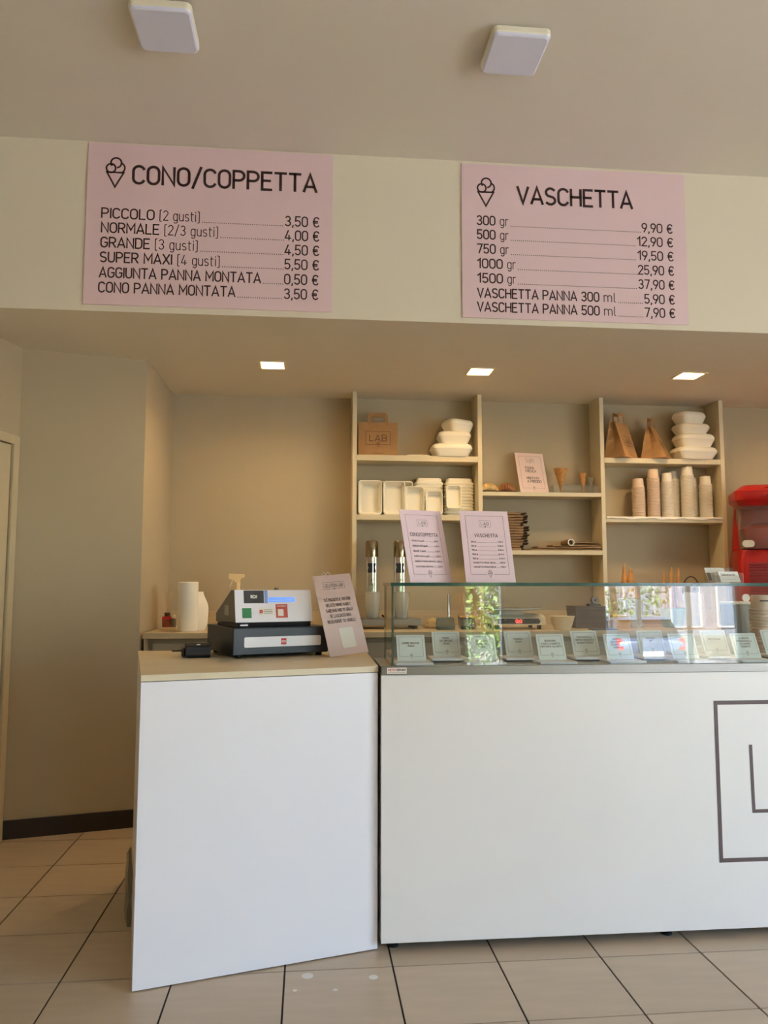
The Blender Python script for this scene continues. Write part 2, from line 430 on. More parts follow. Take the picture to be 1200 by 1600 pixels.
# walls
struct(MB().box(-.9, XR+.2, YB, YB+.15, 0, ZS+.05).build('wall_back', WALL))
struct(MB().prismz([(WX, WY), (-.879, YB), (-.879, YB+.15), (-1.6, YB+.15), (-1.6, UY+.12), (UX, UY)], 0, ZS+.02).build('wall_left_angled', WALL))
ld = Vector((-.223, -.975)).normalized(); ln = Vector((-ld.y, ld.x))      # wall with the door, towards the viewer
def lw(t, off=0.0): return (UX+ld.x*t+ln.x*off, UY+ld.y*t+ln.y*off)
ln_in = Vector((.975, -.223))
def lwp(t, off=0.0): return (UX+ld.x*t+ln_in.x*off, UY+ld.y*t+ln_in.y*off)
TL_ = 7.35
DT0, DT1, DZ = .05, .93, 1.956                       # door opening along that wall
wl = MB()
def wseg(t0, t1, z0, z1, o0=-.15, o1=0.0):
    wl.prismz([lwp(t0, o0), lwp(t1, o0), lwp(t1, o1), lwp(t0, o1)], z0, z1)
wseg(-.001, DT0, 0, ZC+.05); wseg(DT1, TL_, 0, ZC+.05); wseg(DT0, DT1, DZ, ZC+.05)
struct(wl.build('wall_left', WALL))
RY0, RY1, RZ0, RZ1 = -2.5, 1.1, .25, 2.55               # shop window in the right-hand wall, outside the picture
wr = MB()
for y0, y1, z0, z1 in ((YF-.2, RY0, 0, ZC+.1), (RY1, YB+.15, 0, ZC+.1), (RY0, RY1, 0, RZ0), (RY0, RY1, RZ1, ZC+.1)): wr.box(XR, XR+.15, y0, y1, z0, z1)
struct(wr.build('wall_right', WALL))
bb = MB()
def bbseg(a, b, th=.012, h=.09):
    a = Vector(a); b = Vector(b); d = (b-a).normalized(); n = Vector((d.y, -d.x))
    bb.prismz([tuple(a), tuple(a+n*th), tuple(b+n*th), tuple(b)][::1], 0, h)
bbseg((UX, UY), (WX, WY)); bbseg((WX+.0, WY), (-.879, YB))
struct(bb.build('baseboard_left', BASEB, bevel=.002))

# door on the left wall, flush in a thin frame
DOORM = M('door_cream', (198, 184, 154), .5, var=.02)
door = bpy.data.objects.new('door_1', None); COL.objects.link(door); struct(door)
ang = math.atan2(ld.y, ld.x)
door.location = (UX, UY, 0); door.rotation_euler = (0, 0, ang)     # local x runs along the wall, local y towards its back or front
sgn = 1.0                                                          # local +y is the room side when the wall runs this way
if (Vector((cos(ang+pi/2), sin(ang+pi/2))).dot(ln_in)) < 0: sgn = -1.0
def db(x0, x1, y0, y1, z0, z1):
    a, b = sorted((y0*sgn, y1*sgn)); return MB().box(x0, x1, a, b, z0, z1)
db(DT0+.004, DT1-.004, -.05, -.004, .008, DZ-.004).build('door_leaf', DOORM, door, bevel=.002)
db(.006, DT0, -.15, .012, 0, DZ+.045).build('door_frame', DOORM, door, bevel=.002)
db(DT1, DT1+.05, -.15, .012, 0, DZ+.045).build('door_frame', DOORM, door, bevel=.002)
db(DT0, DT1, -.15, .012, DZ, DZ+.045).build('door_frame', DOORM, door, bevel=.002)
hm = MB(); hm.tube([(DT1-.07, .0, 1.02), (DT1-.07, .045*sgn, 1.02), (DT1-.19, .05*sgn, 1.02)], .009, 8)
hm.build('door_handle', CHROME, door, smooth=40)

# shop front behind the viewer: a doorway and a framed window
OP = [(1.713, 2.183, 0, 2.45), (3.32, 4.953, .02, 2.45)]
wf = MB()
for x0, x1, z0, z1 in ((XL-.3, OP[0][0], 0, ZC+.1), (OP[0][1], OP[1][0], 0, ZC+.1), (OP[1][1], XR+.15, 0, ZC+.1),
                       (OP[0][0], OP[0][1], 2.45, ZC+.1), (OP[1][0], OP[1][1], 2.45, ZC+.1), (OP[1][0], OP[1][1], 0, .02)):
    wf.box(x0, x1, YF-.2, YF, z0, z1)
struct(wf.build('wall_front', WALL))
FRAME = M('window_frame_white', (228, 232, 232), .4, var=.02)
win = bpy.data.objects.new('window_1', None); COL.objects.link(win); struct(win); win.location = (0, YF-.1, 0)
ms = [3.32, 3.757, 4.355, 4.953]
for k, x in enumerate(ms):
    a = x-.02 if 0 < k < 3 else (x if k == 0 else x-.04)
    MB().box(a, a+.04, -.03, .03, .02, 2.45).build('window_frame', FRAME, win, bevel=.003)
for z in (.02, 2.41):
    MB().box(3.36, 4.913, -.03, .03, z, z+.04).build('window_frame', FRAME, win)
for k in range(3):
    x0 = ms[k]+(.04 if k == 0 else .02); x1 = ms[k+1]-(.04 if k == 2 else .02)
    MB().box(x0, x1, -.004, .004, .06, 2.41).build('pane', GLASSM, win)
dfr = bpy.data.objects.new('door_2', None); COL.objects.link(dfr); struct(dfr); dfr.location = (0, YF-.1, 0)
MB().box(1.713, 1.743, -.05, .05, 0, 2.45).build('door_frame', FRAME, dfr)
MB().box(2.143, 2.183, -.05, .05, 0, 2.45).build('door_frame', FRAME, dfr)
win2 = bpy.data.objects.new('window_2', None); COL.objects.link(win2); struct(win2); win2.location = (XR+.08, 0, 0)
for y in (RY0, (RY0+RY1)/2-.02, RY1-.04): MB().box(-.03, .03, y, y+.04, RZ0, RZ1).build('window_frame', FRAME, win2)
for z in (RZ0, RZ1-.04): MB().box(-.03, .03, RY0, RY1, z, z+.04).build('window_frame', FRAME, win2)
MB().box(-.004, .004, RY0+.04, (RY0+RY1)/2-.02, RZ0+.04, RZ1-.04).build('pane', GLASSM, win2)
MB().box(-.004, .004, (RY0+RY1)/2+.02, RY1-.04, RZ0+.04, RZ1-.04).build('pane', GLASSM, win2)
portal_side('daylight_side_window', RY0, RY1, RZ0, RZ1, XR+.16)
portal('daylight_doorway', 1.713, 2.183, 0, 2.45, YF-.21)
portal('daylight_window', 3.32, 4.953, .02, 2.45, YF-.21)

# ------------------------------------------------------------------ ceiling lamps
DIFF = M('lamp_diffuser', (226, 230, 252), .35, var=.01)
LBODY = M('lamp_body', (236, 232, 214), .4, var=.01)
for k, (x, y, lb) in enumerate(((-.533, 2.675, 'square white ceiling lamp above the cone price board'), (.747, 2.68, 'square white ceiling lamp above the tub price board'))):
    t = thing('ceiling_lamp', lb, 'lamp', (x, y, ZC), group='square ceiling lamps')
    MB().box(-.075, .075, -.075, .075, -.012, 0).build('mount', LBODY, t)
    MB().loft([rr(.212, .225, .02, -.034), rr(.216, .23, .022, -.03), rr(.216, .23, .022, -.012)]).build('housing', LBODY, t)
    MB().loft([rr(.196, .209, .02, -.044), rr(.208, .221, .02, -.040), rr(.212, .225, .02, -.034)]).build('diffuser', DIFF, t)
LEDM = M('downlight_led', (255, 236, 206), .5, var=0, emit=((255, 216, 158), LAMP))
TRIM = M('downlight_trim', (226, 214, 190), .4, var=.02)
dl_lab = ['square recessed downlight glowing left of the shelves', 'square recessed downlight glowing above the second shelf bay', 'square recessed downlight glowing above the foam tubs at right', 'square recessed downlight beyond the red slush machine']
for (x, y), lb in zip(DL, dl_lab):
    t = thing('downlight', lb, 'lamp', (x, y, ZS), group='warm downlights in the soffit')
    h = HOLE-.002; q = MB()
    for a in ((-h-.016, h+.016, -h-.016, -h), (-h-.016, h+.016, h, h+.016), (-h-.016, -h, -h, h), (h, h+.016, -h, h)):
        q.box(a[0], a[1], a[2], a[3], -.003, 0)
    for a in ((-h, h, -h, -h+.004), (-h, h, h-.004, h), (-h, -h+.004, -h, h), (h-.004, h, -h, h)):
        q.box(a[0], a[1], a[2], a[3], 0, .036)
    q.build('trim_frame', TRIM, t)
    MB().add([(-h, -h, .036), (-h, h, .036), (h, h, .036), (h, -h, .036)], [(0, 1, 2, 3)]).build('led_panel', LEDM, t)

# ------------------------------------------------------------------ price boards on the soffit
def price_board(name, label, x0, x1, z0, z1, title, ttl, rows, icon, rowh):
    t = thing(name, label, 'menu board', ((x0+x1)/2, YS, z0))
    ox = (x0+x1)/2
    MB().box(x0-ox, x1-ox, -.008, -.0005, 0, z1-z0).build('panel', PINK, t, bevel=.001)
    f = lambda x, z: (x-ox, -.009, z-z0)
    m = MB(); l, _ = text_lines(title, ttl[0], ttl[1], ttl[2], w=ttl[3]); strokes(m, l, .0125, f); m.build('title_lettering', INK, t)
    m = MB(); strokes(m, cone_lines(*icon), .0078, f); m.build('cone_emblem', INK, t)
    for (bold, lite, price, z, xa, xb, xl, xp0, xp1) in rows:
        m2 = MB(); m = MB(); l, _ = text_lines(bold, xa, z, rowh, w=xb-xa); strokes(m, l, .0067, f)
        e = xb
        if lite:
            l, _ = text_lines(lite, xb+.026, z, rowh, w=xl-xb-.026, sp=.24); strokes(m2, l, .0042, f); e = xl; m2.build('note_lettering', INK, t)
        m.build('item_lettering', INK, t); m = MB()
        if not lite: m.build('item_lettering', INK, t); m = MB()
        l, _ = text_lines(price, xp0, z, rowh, w=xp1-xp0); strokes(m, l, .0062, f); m.build('price_lettering', INK, t)
        x = e+.012; m = MB()
        while x < xp0-.008:
            m.add([f(x, z-.0038), f(x+.0040, z-.0038), f(x+.0040, z+.0004), f(x, z+.0004)], [(0, 1, 2, 3)]); x += .0098
        m.build('dot_leader', INK, t)
    return t
R1 = [('PICCOLO', '(2 gusti)', '3,50 €', 2.897, -.948, -.718, -.515, -.125, .029),
      ('NORMALE', '(2/3 gusti)', '4,00 €', 2.829, -.947, -.695, -.431, -.125, .029),
      ('GRANDE', '(3 gusti)', '4,50 €', 2.760, -.947, -.735, -.521, -.125, .029),
      ('SUPER MAXI', '(4 gusti)', '5,50 €', 2.691, -.948, -.634, -.421, -.125, .029),
      ('AGGIUNTA PANNA MONTATA', '', '0,50 €', 2.620, -.949, -.235, 0, -.125, .027),
      ('CONO PANNA MONTATA', '', '3,50 €', 2.551, -.950, -.349, 0, -.125, .027)]
price_board('price_board', 'wide pink price board headed CONO/COPPETTA on the soffit', -1.018, .093, 2.4945, 3.2518, 'CONO/COPPETTA', (-.815, 3.066, .082, .83), R1, (-.895, 3.044, .138), .045)
R2 = [('300', 'gr', '9,90 €', 2.945, .775, .86, .924, 1.585, 1.736), ('500', 'gr', '12,90 €', 2.876, .775, .86, .924, 1.56, 1.736),
      ('750', 'gr', '19,50 €', 2.806, .775, .86, .924, 1.56, 1.736), ('1000', 'gr', '25,90 €', 2.734, .775, .893, .956, 1.56, 1.736),
      ('1500', 'gr', '37,90 €', 2.663, .775, .893, .956, 1.56, 1.736), ('VASCHETTA PANNA 300', 'ml', '5,90 €', 2.591, .774, 1.36, 1.443, 1.587, 1.735),
      ('VASCHETTA PANNA 500', 'ml', '7,90 €', 2.524, .773, 1.36, 1.443, 1.587, 1.735)]
price_board('price_board', 'pink price board headed VASCHETTA, right of the other board', .7006, 1.806, 2.4916, 3.2454, 'VASCHETTA', (.973, 3.061, .080, .564), R2, (.818, 3.038, .138), .043)

# ==================================================================== CASH DESK
ax, ay, bx, by, DH = -.529, 2.573, .246, 2.785, .961
da = math.atan2(by-ay, bx-ax); dw = math.hypot(bx-ax, by-ay); dd = .95
desk = thing('cash_desk', 'plain white cash desk standing at an angle beside the display case', 'counter', (ax, ay, 0), (0, 0, da))
MB().box(0, dw, 0, .02, .004, DH-.023).build('front_panel', WHITE, desk, bevel=.001)
SK = .046                                        # the left side runs a little inwards
MB().prismz([(0, .02), (.018, .02), (.018+SK, dd), (SK, dd)], .004, DH-.023).build('side_panel', WHITE, desk, bevel=.001)
MB().prismz([(dw-.018, .02), (dw, .02), (.985, .66), (.967, .66)], .004, DH-.023).build('side_panel', WHITE, desk, bevel=.001)
MB().box(.034, dw-.018, .3, .318, .1, DH-.023).build('inner_panel', WHITE, desk)
MB().prismz([(-.001, -.001), (dw+.001, -.001), (.986, .66), (SK-.001, dd)], DH-.021, DH).build('desk_top', DESKT, desk, bevel=.0012)
for fx in (.03, dw-.07):
    MB().box(fx, fx+.04, .03, .08, 0, .004).build('foot', BLACK, desk)
def dk(x, y, z=0):      # point in the desk's own frame -> world
    return (ax+x*cos(da)-y*sin(da), ay+x*sin(da)+y*cos(da), z)

# cash drawer
ra = rad(22.0)
F = Vector((-.29, 3.083))
drawer = thing('cash_box', 'dark navy metal cash box with a white strip, under the cash register', 'cash box', (F.x, F.y, DH), (0, 0, ra))
MB().box(0, .40, .006, .385, .012, .118).build('body', NAVY, drawer, bevel=.004)
MB().box(.001, .399, 0, .006, .014, .116).build('drawer_front', NAVY, drawer, bevel=.002)
lbl = MB().loft([rr(.322, .040, .006, 0), rr(.322, .040, .006, .0015)]).build('white_strip', WHITE, drawer, (.205, -.0002, .062), (rad(90), 0, 0))
MB().box(.195, .217, -.0028, -.0018, .050, .074).build('logo_square', LOGOR, drawer)
m = MB(); l, _ = text_lines('RCH', .206, .0585, .007, w=.016, align='c'); strokes(m, l, .0016, lambda x, z: (x, -.003, z)); m.build('logo_lettering', PAPER, drawer)
for fx, fy in ((.03, .03), (.37, .03), (.03, .35), (.37, .35)):
    MB().lathe([(.012, 0), (.014, .012)], 12, (fx, fy)).build('rubber_foot', BLACK, drawer, smooth=40)

# till (cash register), its customer side towards the viewer
till = thing('cash_register', 'light grey cash register with colourful stickers on the navy cash box', 'cash register', (F.x+.016*cos(ra)-.03*sin(ra), F.y+.016*sin(ra)+.03*cos(ra), DH+.118), (0, 0, ra))
TG = M('till_light_grey', (238, 234, 242), .35, var=.02)
TGD = M('till_side_grey', (120, 116, 108), .5, var=.05)
W_ = .325
def tp(x, z): return (x, .0 + (z-.02)*.20, z)         # leaning front plane
MB().prismx([(.006, 0), (.28, 0), (.28, .012), (.0, .02)], .006, W_-.006).build('base', BLACK, till, bevel=.002)
MB().prismx([(.0, .02), (.285, .014), (.285, .05), (.07, .147), (.0254, .147)], 0, W_).build('body', [TGD], till, bevel=.003)
MB().add([tp(0, .02), tp(W_, .02), tp(W_, .147), tp(0, .147), (0, -.004, .02), (W_, -.004, .02), (W_, .0214, .147), (0, .0214, .147)],
         [(4, 5, 6, 7), (0, 3, 2, 1), (0, 1, 5, 4), (1, 2, 6, 5), (2, 3, 7, 6), (3, 0, 4, 7)]).build('front_cover', TG, till, bevel=.0015)
def decal(name, x0, x1, z0, z1, mat, off=.0048, parent=till):
    f = lambda x, z, o: (x, (z-.02)*.20-o, z)
    return MB().add([f(x0, z0, off), f(x1, z0, off), f(x1, z1, off), f(x0, z1, off), f(x0, z0, off-.001), f(x1, z0, off-.001), f(x1, z1, off-.001), f(x0, z1, off-.001)],
             [(0, 1, 2, 3), (4, 7, 6, 5), (0, 4, 5, 1), (1, 5, 6, 2), (2, 6, 7, 3), (3, 7, 4, 0)]).build(name, mat, parent)
ft = lambda x, z: (x, (z-.02)*.20-.0062, z)
decal('logo_plate', .037, .120, .095, .145, M('till_plate', (40, 30, 28), .3))
m = MB(); l, _ = text_lines('RCH', .078, .115, .011, w=.024, align='c', sp=.26); strokes(m, l, .0032, ft); m.build('logo_lettering', PAPER, till)
decal('blue_tape', .123, .136, .094, .146, M('blue_tape', (128, 160, 226), .4))
scr = decal('customer_display', .140, .252, .098, .118, M('lcd_blue', (90, 130, 210), .2, emit=((96, 146, 240), .35)))
m = MB(); strokes(m, [[(.146+.009*q, .106), (.151+.009*q, .106)] for q in range(10)], .004, ft); m.build('display_digits', M('lcd_text', (190, 214, 250), .4), till)
decal('display_bezel', .146, .240, .094, .0975, WHITE)
decal('green_sticker', .028, .066, .037, .076, M('green_sticker', (38, 128, 72), .5, var=.1))
decal('white_label', .098, .158, .049, .075, PAPER)
m = MB()
for k in range(3): strokes(m, [[(.118, .055+k*.0065), (.152, .055+k*.0065)]], .0014, ft)
m.build('label_print', INKS, till)
m = MB(); strokes(m, [circ(.106, .062, .0046, 16)], .0052, ft); m.build('round_logo', LOGOR, till)
decal('red_sticker', .168, .218, .036, .090, M('red_sticker', (196, 78, 64), .5, var=.05))
m = MB(); l, _ = text_lines('SATISPAY', .193, .080, .005, w=.038, align='c'); strokes(m, l, .001, ft); m.build('sticker_print', PAPER, till)
decal('sticker_window', .176, .200, .043, .070, PAPER, .0058)
MB().box(-.0012, .0, .09, .15, .045, .085).build('side_sticker', M('till_side_label', (168, 166, 158), .5), till)
MB().box(.18, .196, .05, .064, .147, .157).build('knob', TGD, till, bevel=.003)
MB().box(.02, .05, -.0035, .006, .006, .012).build('status_strip', TG, till)

# card payment terminal on the desk
term = thing('card_terminal', 'small black card terminal left of the navy cash box', 'card terminal', (-.478, 3.132, DH), (0, 0, rad(10)))
MB().prismx([(0, .006), (.012, 0), (.15, 0), (.16, .02), (.15, .05), (.02, .058), (.002, .046)], 0, .098).build('body', BLACK, term, bevel=.006)
MB().box(.004, .094, -.0015, .002, .012, .03).build('front_bar', M('terminal_gloss', (44, 46, 52), .15), term, bevel=.001)
MB().prismx([(.02, .004), (.09, .004), (.09, .04), (.03, .036)], -.014, 0).build('card_slot', BLACK, term, bevel=.004)
MB().box(-.05, .0, .05, .075, .022, .028).build('strap', M('brown_strap', (70, 54, 40), .7), term)
m = MB(); strokes(m, [[(.043, .048), (.055, .048)]], .003, lambda x, z: (x, .0005+(z-.046)*.2, z+.004)); m.build('maker_mark', PAPER, term)

# review sign leaning back on the desk
def lean_sign(name, label, cat, loc, lean, yw, roll, w, h, th=.004, mat=PINKS, group=None):
    t = thing(name, label, cat, loc, group=group)
    t.rotation_euler = (Matrix.Rotation(yw, 3, 'Z') @ Matrix.Rotation(lean, 3, 'X') @ Matrix.Rotation(roll, 3, 'Y')).to_euler()
    MB().box(0, w, 0, th, 0, h).build('board', mat, t, bevel=.0006)
    return t
fl = lambda x, z: (x, -.0008, z)
qs = lean_sign('review_sign', 'pale pink review sign leaning beside the navy cash box', 'sign', (.086, 3.131, DH), -.393, .326, -.09, .169, .349)
L, T = lab_logo(.0845, .286, .094, 'GELATERIA LAB')
m = MB(); strokes(m, L, .0009, fl); strokes(m, T, .0012, fl); m.build('shop_logo', INKS, qs)
for k, s_ in enumerate(('TI È PIACIUTO IL NOSTRO', 'GELATO HOME MADE?', 'SAREMMO MOLTO GRATI', 'SE LASCIASSI UNA', 'RECENSIONE SU GOOGLE')):
    wd = (.118, .108, .118, .092, .124)[k]
    m = MB(); l, _ = text_lines(s_, .0845, .232-k*.0235, .0125, w=wd, align='c', sp=.26); strokes(m, l, .0016, fl); m.build('text_line', INK, qs)
MB().loft([rr(.062, .085, .008, 0), rr(.062, .085, .008, .0006)]).build('white_patch', PAPER, qs, (.0935, -.0002, .072), (rad(90), 0, 0))
m = MB(); m.tube([(.05, .006, .34), (.05, .006, .356), (.056, .006, .366), (.062, .006, .356), (.062, .006, .346)], .002, 6)
m.tube([(.064, .006, .346), (.067, .006, .358), (.074, .006, .364), (.08, .006, .356), (.082, .006, .342)], .002, 6); m.build('clip', PAPER, qs, smooth=40)
MB().prismx([(.004, .012), (.085, .046), (.09, .048), (.006, .2)], .07, .073).build('easel_strut', PINKS, qs)

# flat folded carrier bag against the desk's left side
pb = MB(); n = 7; lo = []
for k in range(6):
    z = .0 + .22*k/5; wv = .11*(1-.35*(k/5)**3)
    lo.append([(dx_*(.008+.003*sin(k*2+j)) , yy, z + (.02*sin(j*1.7) if k == 5 else 0)) for j, (dx_, yy) in enumerate(((-1, -wv), (-1.2, -wv*.3), (-1.1, wv*.4), (-1, wv), (.7, wv), (.7, wv*.2), (.7, -wv)))])
pb.loft(lo)
s0 = dk(.016, .60)
tag(pb.build('folded_bag', M('grey_plastic_film', (120, 112, 96), .35, var=.15, scale=18, bump=.5, bscale=30), None, (s0[0], s0[1], 0), (0, 0, da), smooth=50), 'crumpled grey plastic bag on the floor at the desk\'s left side', 'bag')

# ==================================================================== DISPLAY CASE
CX0, CX1, CY = .256, 2.92, 2.76
case = thing('display_case', 'cream gelato display case with a glass hood and steel rail', 'display case', (0, 0, 0))
MB().box(CX0, CX1, CY, CY+.02, .03, .931).build('front_panel', CASEP, case, bevel=.001)
MB().box(CX0, CX0+.018, CY+.02, 3.10, .03, .931).build('side_panel', CASEP, case)
MB().box(CX1-.018, CX1, CY+.02, 3.42, .03, .931).build('side_panel', CASEP, case)
MB().box(CX0+.019, CX1-.019, CY+.02, 3.42, .06, .90).build('carcass', M('case_inside', (70, 66, 60), .6), case)
MB().box(CX0, CX1, CY-.003, CY+.012, .931, .962).build('steel_rail', M('rail_steel', (138, 134, 130), .34, 1.0, var=.06, scale=30, stretch=(.4, 8, 20)), case, bevel=.0015)
MB().box(CX0, CX1, CY+.012, 3.10, .935, .960).build('steel_deck', STEEL, case)
MB().box(CX0, CX1, 3.10, 3.42, .90, .915).build('rear_shelf', M('rear_shelf_brown', (96, 80, 62), .5, var=.1), case)
for fx in (.303, 1.292, 2.3):
    MB().lathe([(.02, 0), (.02, .008), (.011, .012), (.011, .06)], 14, (fx, 2.815)).build('foot', BLACK, case, smooth=40)
    MB().lathe([(.02, 0), (.02, .008), (.011, .012), (.011, .06)], 14, (fx, 3.36)).build('foot', BLACK, case, smooth=40)
# glass hood: leaning front pane, top pane, left side pane; cut edges show green
GX0 = .294
fp = MB(); y0, y1 = 2.768, 2.776; th = .009
fp.add([(GX0, y0, .962), (CX1, y0, .962), (CX1, y0+th, .962), (GX0, y0+th, .962), (GX0, y1, 1.2435), (CX1, y1, 1.2435), (CX1, y1+th, 1.2435), (GX0, y1+th, 1.2435)],
       [(0, 1, 5, 4), (2, 3, 7, 6)], 0)
fp.add(fp.v[:8], [(0, 3, 2, 1), (4, 5, 6, 7), (1, 2, 6, 5), (3, 0, 4, 7)], 1)
fp.build('front_pane', [GLASSM, GEDGE], case)
def pane(name, x0, x1, y0, y1, z0, z1, axis):
    b = MB().box(x0, x1, y0, y1, z0, z1)
    big = {'z': (0, 1), 'y': (2, 4), 'x': (3, 5)}[axis]
    b.mi = [0 if i in big else 1 for i in range(6)]
    return b.build(name, [GLASSM, GEDGE], case)
pane('top_pane', GX0-.004, CX1, 2.766, 3.065, 1.2435, 1.2555, 'z')
pane('side_pane', GX0, GX0+.008, 2.787, 3.05, .962, 1.2435, 'x')
pane('side_pane', CX1-.008, CX1, 2.787, 3.05, .962, 1.2435, 'x')
# maker's label on the rail
stk = MB().box(.276, .345, CY-.0042, CY-.0032, .9365, .957).build('maker_label', PAPER, case)
m = MB(); l, _ = text_lines('MOTO', .280, .946, .0075, w=.026); strokes(m, l, .0016, lambda x, z: (x, CY-.0046, z)); m.build('label_lettering', LOGOR, stk)
m = MB(); l, _ = text_lines('SERVICE', .309, .946, .0075, w=.033); strokes(m, l, .0017, lambda x, z: (x, CY-.0046, z)); strokes(m, [[(.28, .9405), (.341, .9405)]], .0012, lambda x, z: (x, CY-.0046, z)); m.build('label_lettering', INK, stk)
# big painted logo on the front
LG = M('logo_paint', (94, 76, 76), .5, var=.05)
fc = lambda x, z: (x, CY-.0008, z)
m = MB(); strokes(m, frame_gap(1.480, 2.50, .2655, .8205, .08), .0145, fc); m.build('logo_frame', LG, case)
m = MB(); strokes(m, [[(1.608, .665), (1.6105, .4335), (1.79, .4335)]], .0125, fc); m.build('logo_letter', LG, case)
m = MB(); strokes(m, [[(1.84, .4335), (1.95, .665), (2.06, .4335)], [(1.88, .50), (2.02, .50)]], .0125, fc); m.build('logo_letter', LG, case)
m = MB(); l = [[(2.14, .555), (2.24, .555)]+ar(2.24, .4945, .075, .0605, 90, -90)+[(2.14, .434), (2.14, .665), (2.23, .665)]+ar(2.23, .61, .065, .055, 90, -90)]; strokes(m, l, .0125, fc); m.build('logo_letter', LG, case)
m = MB(); strokes(m, cone_lines(1.99, .18, .17), .012, fc); m.build('cone_emblem', LG, case)

# flavour cards in the case
CT = [('LIMONE SICILIANO', 'VEGAN'), ('MANGO', 'DAL BRASILE', 'VEGAN'), ('CIOCCOLATO', 'FONDENTE', 'VEGAN'), ('FRAGOLA', 'VEGAN'),
      ('BUONISSIMO', 'ICONICO LEGGERO DI', "MONTAGNA ALL'UOVO"), ('STRACCIATELLA', 'DOPPIO FONDENTE E', 'BASILICO FRESCO'), ('AMARENA', 'CON AMARETTI', 'DI SARONNO E', 'FONDENTE'),
      ('NOCCIOLA', 'IGP'), (), ('FIOR DI PANNA',), ('LA NOSTRA', 'STRACCIATELLA', 'CON DOPPIO', 'FONDENTE'), ()]
cpx = [621, 675, 729, 786, 836, 890, 942, 995, 1046, 1098, 1147, 1197]
clab = ['pale mint flavour card reading LIMONE SICILIANO, leftmost in the case', 'pale mint flavour card reading MANGO DAL BRASILE', 'pale mint flavour card behind the mirrored garden, third from left', 'pale mint flavour card reading FRAGOLA below the kitchen scale',
        'pale mint flavour card ending in MONTAGNA ALL\'UOVO, below the cream bowl', 'pale mint flavour card reading STRACCIATELLA DOPPIO FONDENTE', 'pale mint flavour card reading AMARENA CON AMARETTI', 'pale mint flavour card left of the mirrored car',
        'pale mint flavour card hidden behind the mirrored car', 'pale mint flavour card reading FIOR DI PANNA', 'pale mint flavour card reading LA NOSTRA STRACCIATELLA', 'pale mint flavour card cut off by the photo\'s right edge']
RISER = M('dark_riser', (60, 52, 44), .5)
PLATE = M('white_plate', (226, 226, 230), .3, var=.01)
for k, (ls, px, lb) in enumerate(zip(CT, cpx, clab)):
    low = (k % 2 == 0)
    yy = 2.87 if low else 2.953
    zz = .969 if low else .976
    dxr = .1057 + (px-612)*(.5786-.1057)/(1160-612)
    t = thing('flavour_card', lb, 'card', (dxr*yy, yy, zz), group='flavour cards in the display case')
    t.rotation_euler = (rad(-24), 0, rad(2))
    cw, chh = .107, .101
    MB().box(0, cw, 0, .0025, 0, chh).build('card', MINT, t, bevel=.0004)
    m = MB(); strokes(m, frame_gap(.009, cw-.009, .017, chh-.008, .010), .0009, fl); strokes(m, cone_lines(cw/2, .0095, .018), .0009, fl); m.build('card_border', INKS, t)
    m = MB(); nl = len(ls)
    for q, s_ in enumerate(ls):
        hgt = .0066
        l, w_ = text_lines(s_, cw/2, .060+(nl-1)*.0056-q*.0112, hgt, align='c')
        if w_ > .082: l, w_ = text_lines(s_, cw/2, .060+(nl-1)*.0056-q*.0112, hgt, w=.082, align='c')
        strokes(m, l, .0011, fl)
    if ls: m.build('flavour_name', INKS, t)
    # its white foot plate is a separate lid lying on the deck
    px0 = dxr*yy-.018
    p = thing('lid_plate', ('white lid plate under the ' + {0: 'lemon', 1: 'mango', 2: 'third', 3: 'strawberry', 4: 'fifth', 5: 'basil stracciatella', 6: 'amarena', 7: 'eighth', 8: 'ninth', 9: 'fior di panna', 10: 'eleventh', 11: 'last'}[k] + ' flavour card'), 'lid', (px0, 0, .960), group='white lid plates in the case')
    wpl = .142
    if low: MB().loft([rr(wpl, .125, .006, 0, 3, wpl/2, 2.862), rr(wpl, .125, .006, .008, 3, wpl/2, 2.862)]).build('plate', PLATE, p, bevel=.001)
    else:
        MB().box(.012, wpl-.03, 2.905, 3.02, 0, .007).build('riser', RISER, p)
        MB().loft([rr(wpl, .13, .006, .007, 3, wpl/2, 2.955), rr(wpl, .13, .006, .015, 3, wpl/2, 2.955)]).build('plate', PLATE, p, bevel=.001)

# signs standing on the glass
def table_sign(label, loc, yw, w, h, title, rows):
    t = lean_sign('counter_sign', label, 'sign', loc, -.293, yw, 0, w, h, .003, PINK, group='pink signs on the glass hood')
    b = .022
    m = MB(); strokes(m, frame_gap(b, w-b, .032, h-.021, .014), .0009, fl); strokes(m, cone_lines(w/2, .02, .028), .0011, fl); m.build('border', INKS, t)
    L, T = lab_logo(w/2, h-.066, .046)
    m = MB(); strokes(m, L, .0008, fl); strokes(m, T, .0012, fl); m.build('shop_logo', INKS, t)
    m = MB(); l, _ = text_lines(title, w/2, h-.108, .0130, w=(.122 if len(title) > 10 else .092), align='c', sp=.26); strokes(m, l, .00165, fl); m.build('title_lettering', INK, t)
    for k, (bold, lite, price) in enumerate(rows):
        z = h-.130-k*(.0205 if len(rows) == 6 else .0168)
        m = MB(); l, wd = text_lines((bold+' '+lite).strip(), b+.013, z, .0056)
        mx = .095
        if wd > mx: l, wd = text_lines((bold+' '+lite).strip(), b+.013, z, .0056, w=mx)
        strokes(m, l, .001, fl)
        l, wp = text_lines(price, w-b-.012, z, .0056, align='r'); strokes(m, l, .001, fl)
        strokes(m, [[(b+.016+wd, z), (w-b-.014-wp, z)]], .0006, fl)
        m.build('price_line', INKS, t)
    MB().prismx([(.003, .002), (.07, .0218), (.073, .0228), (.005, .17)], w/2-.02, w/2+.02).build('easel_strut', PINK, t)
    return t
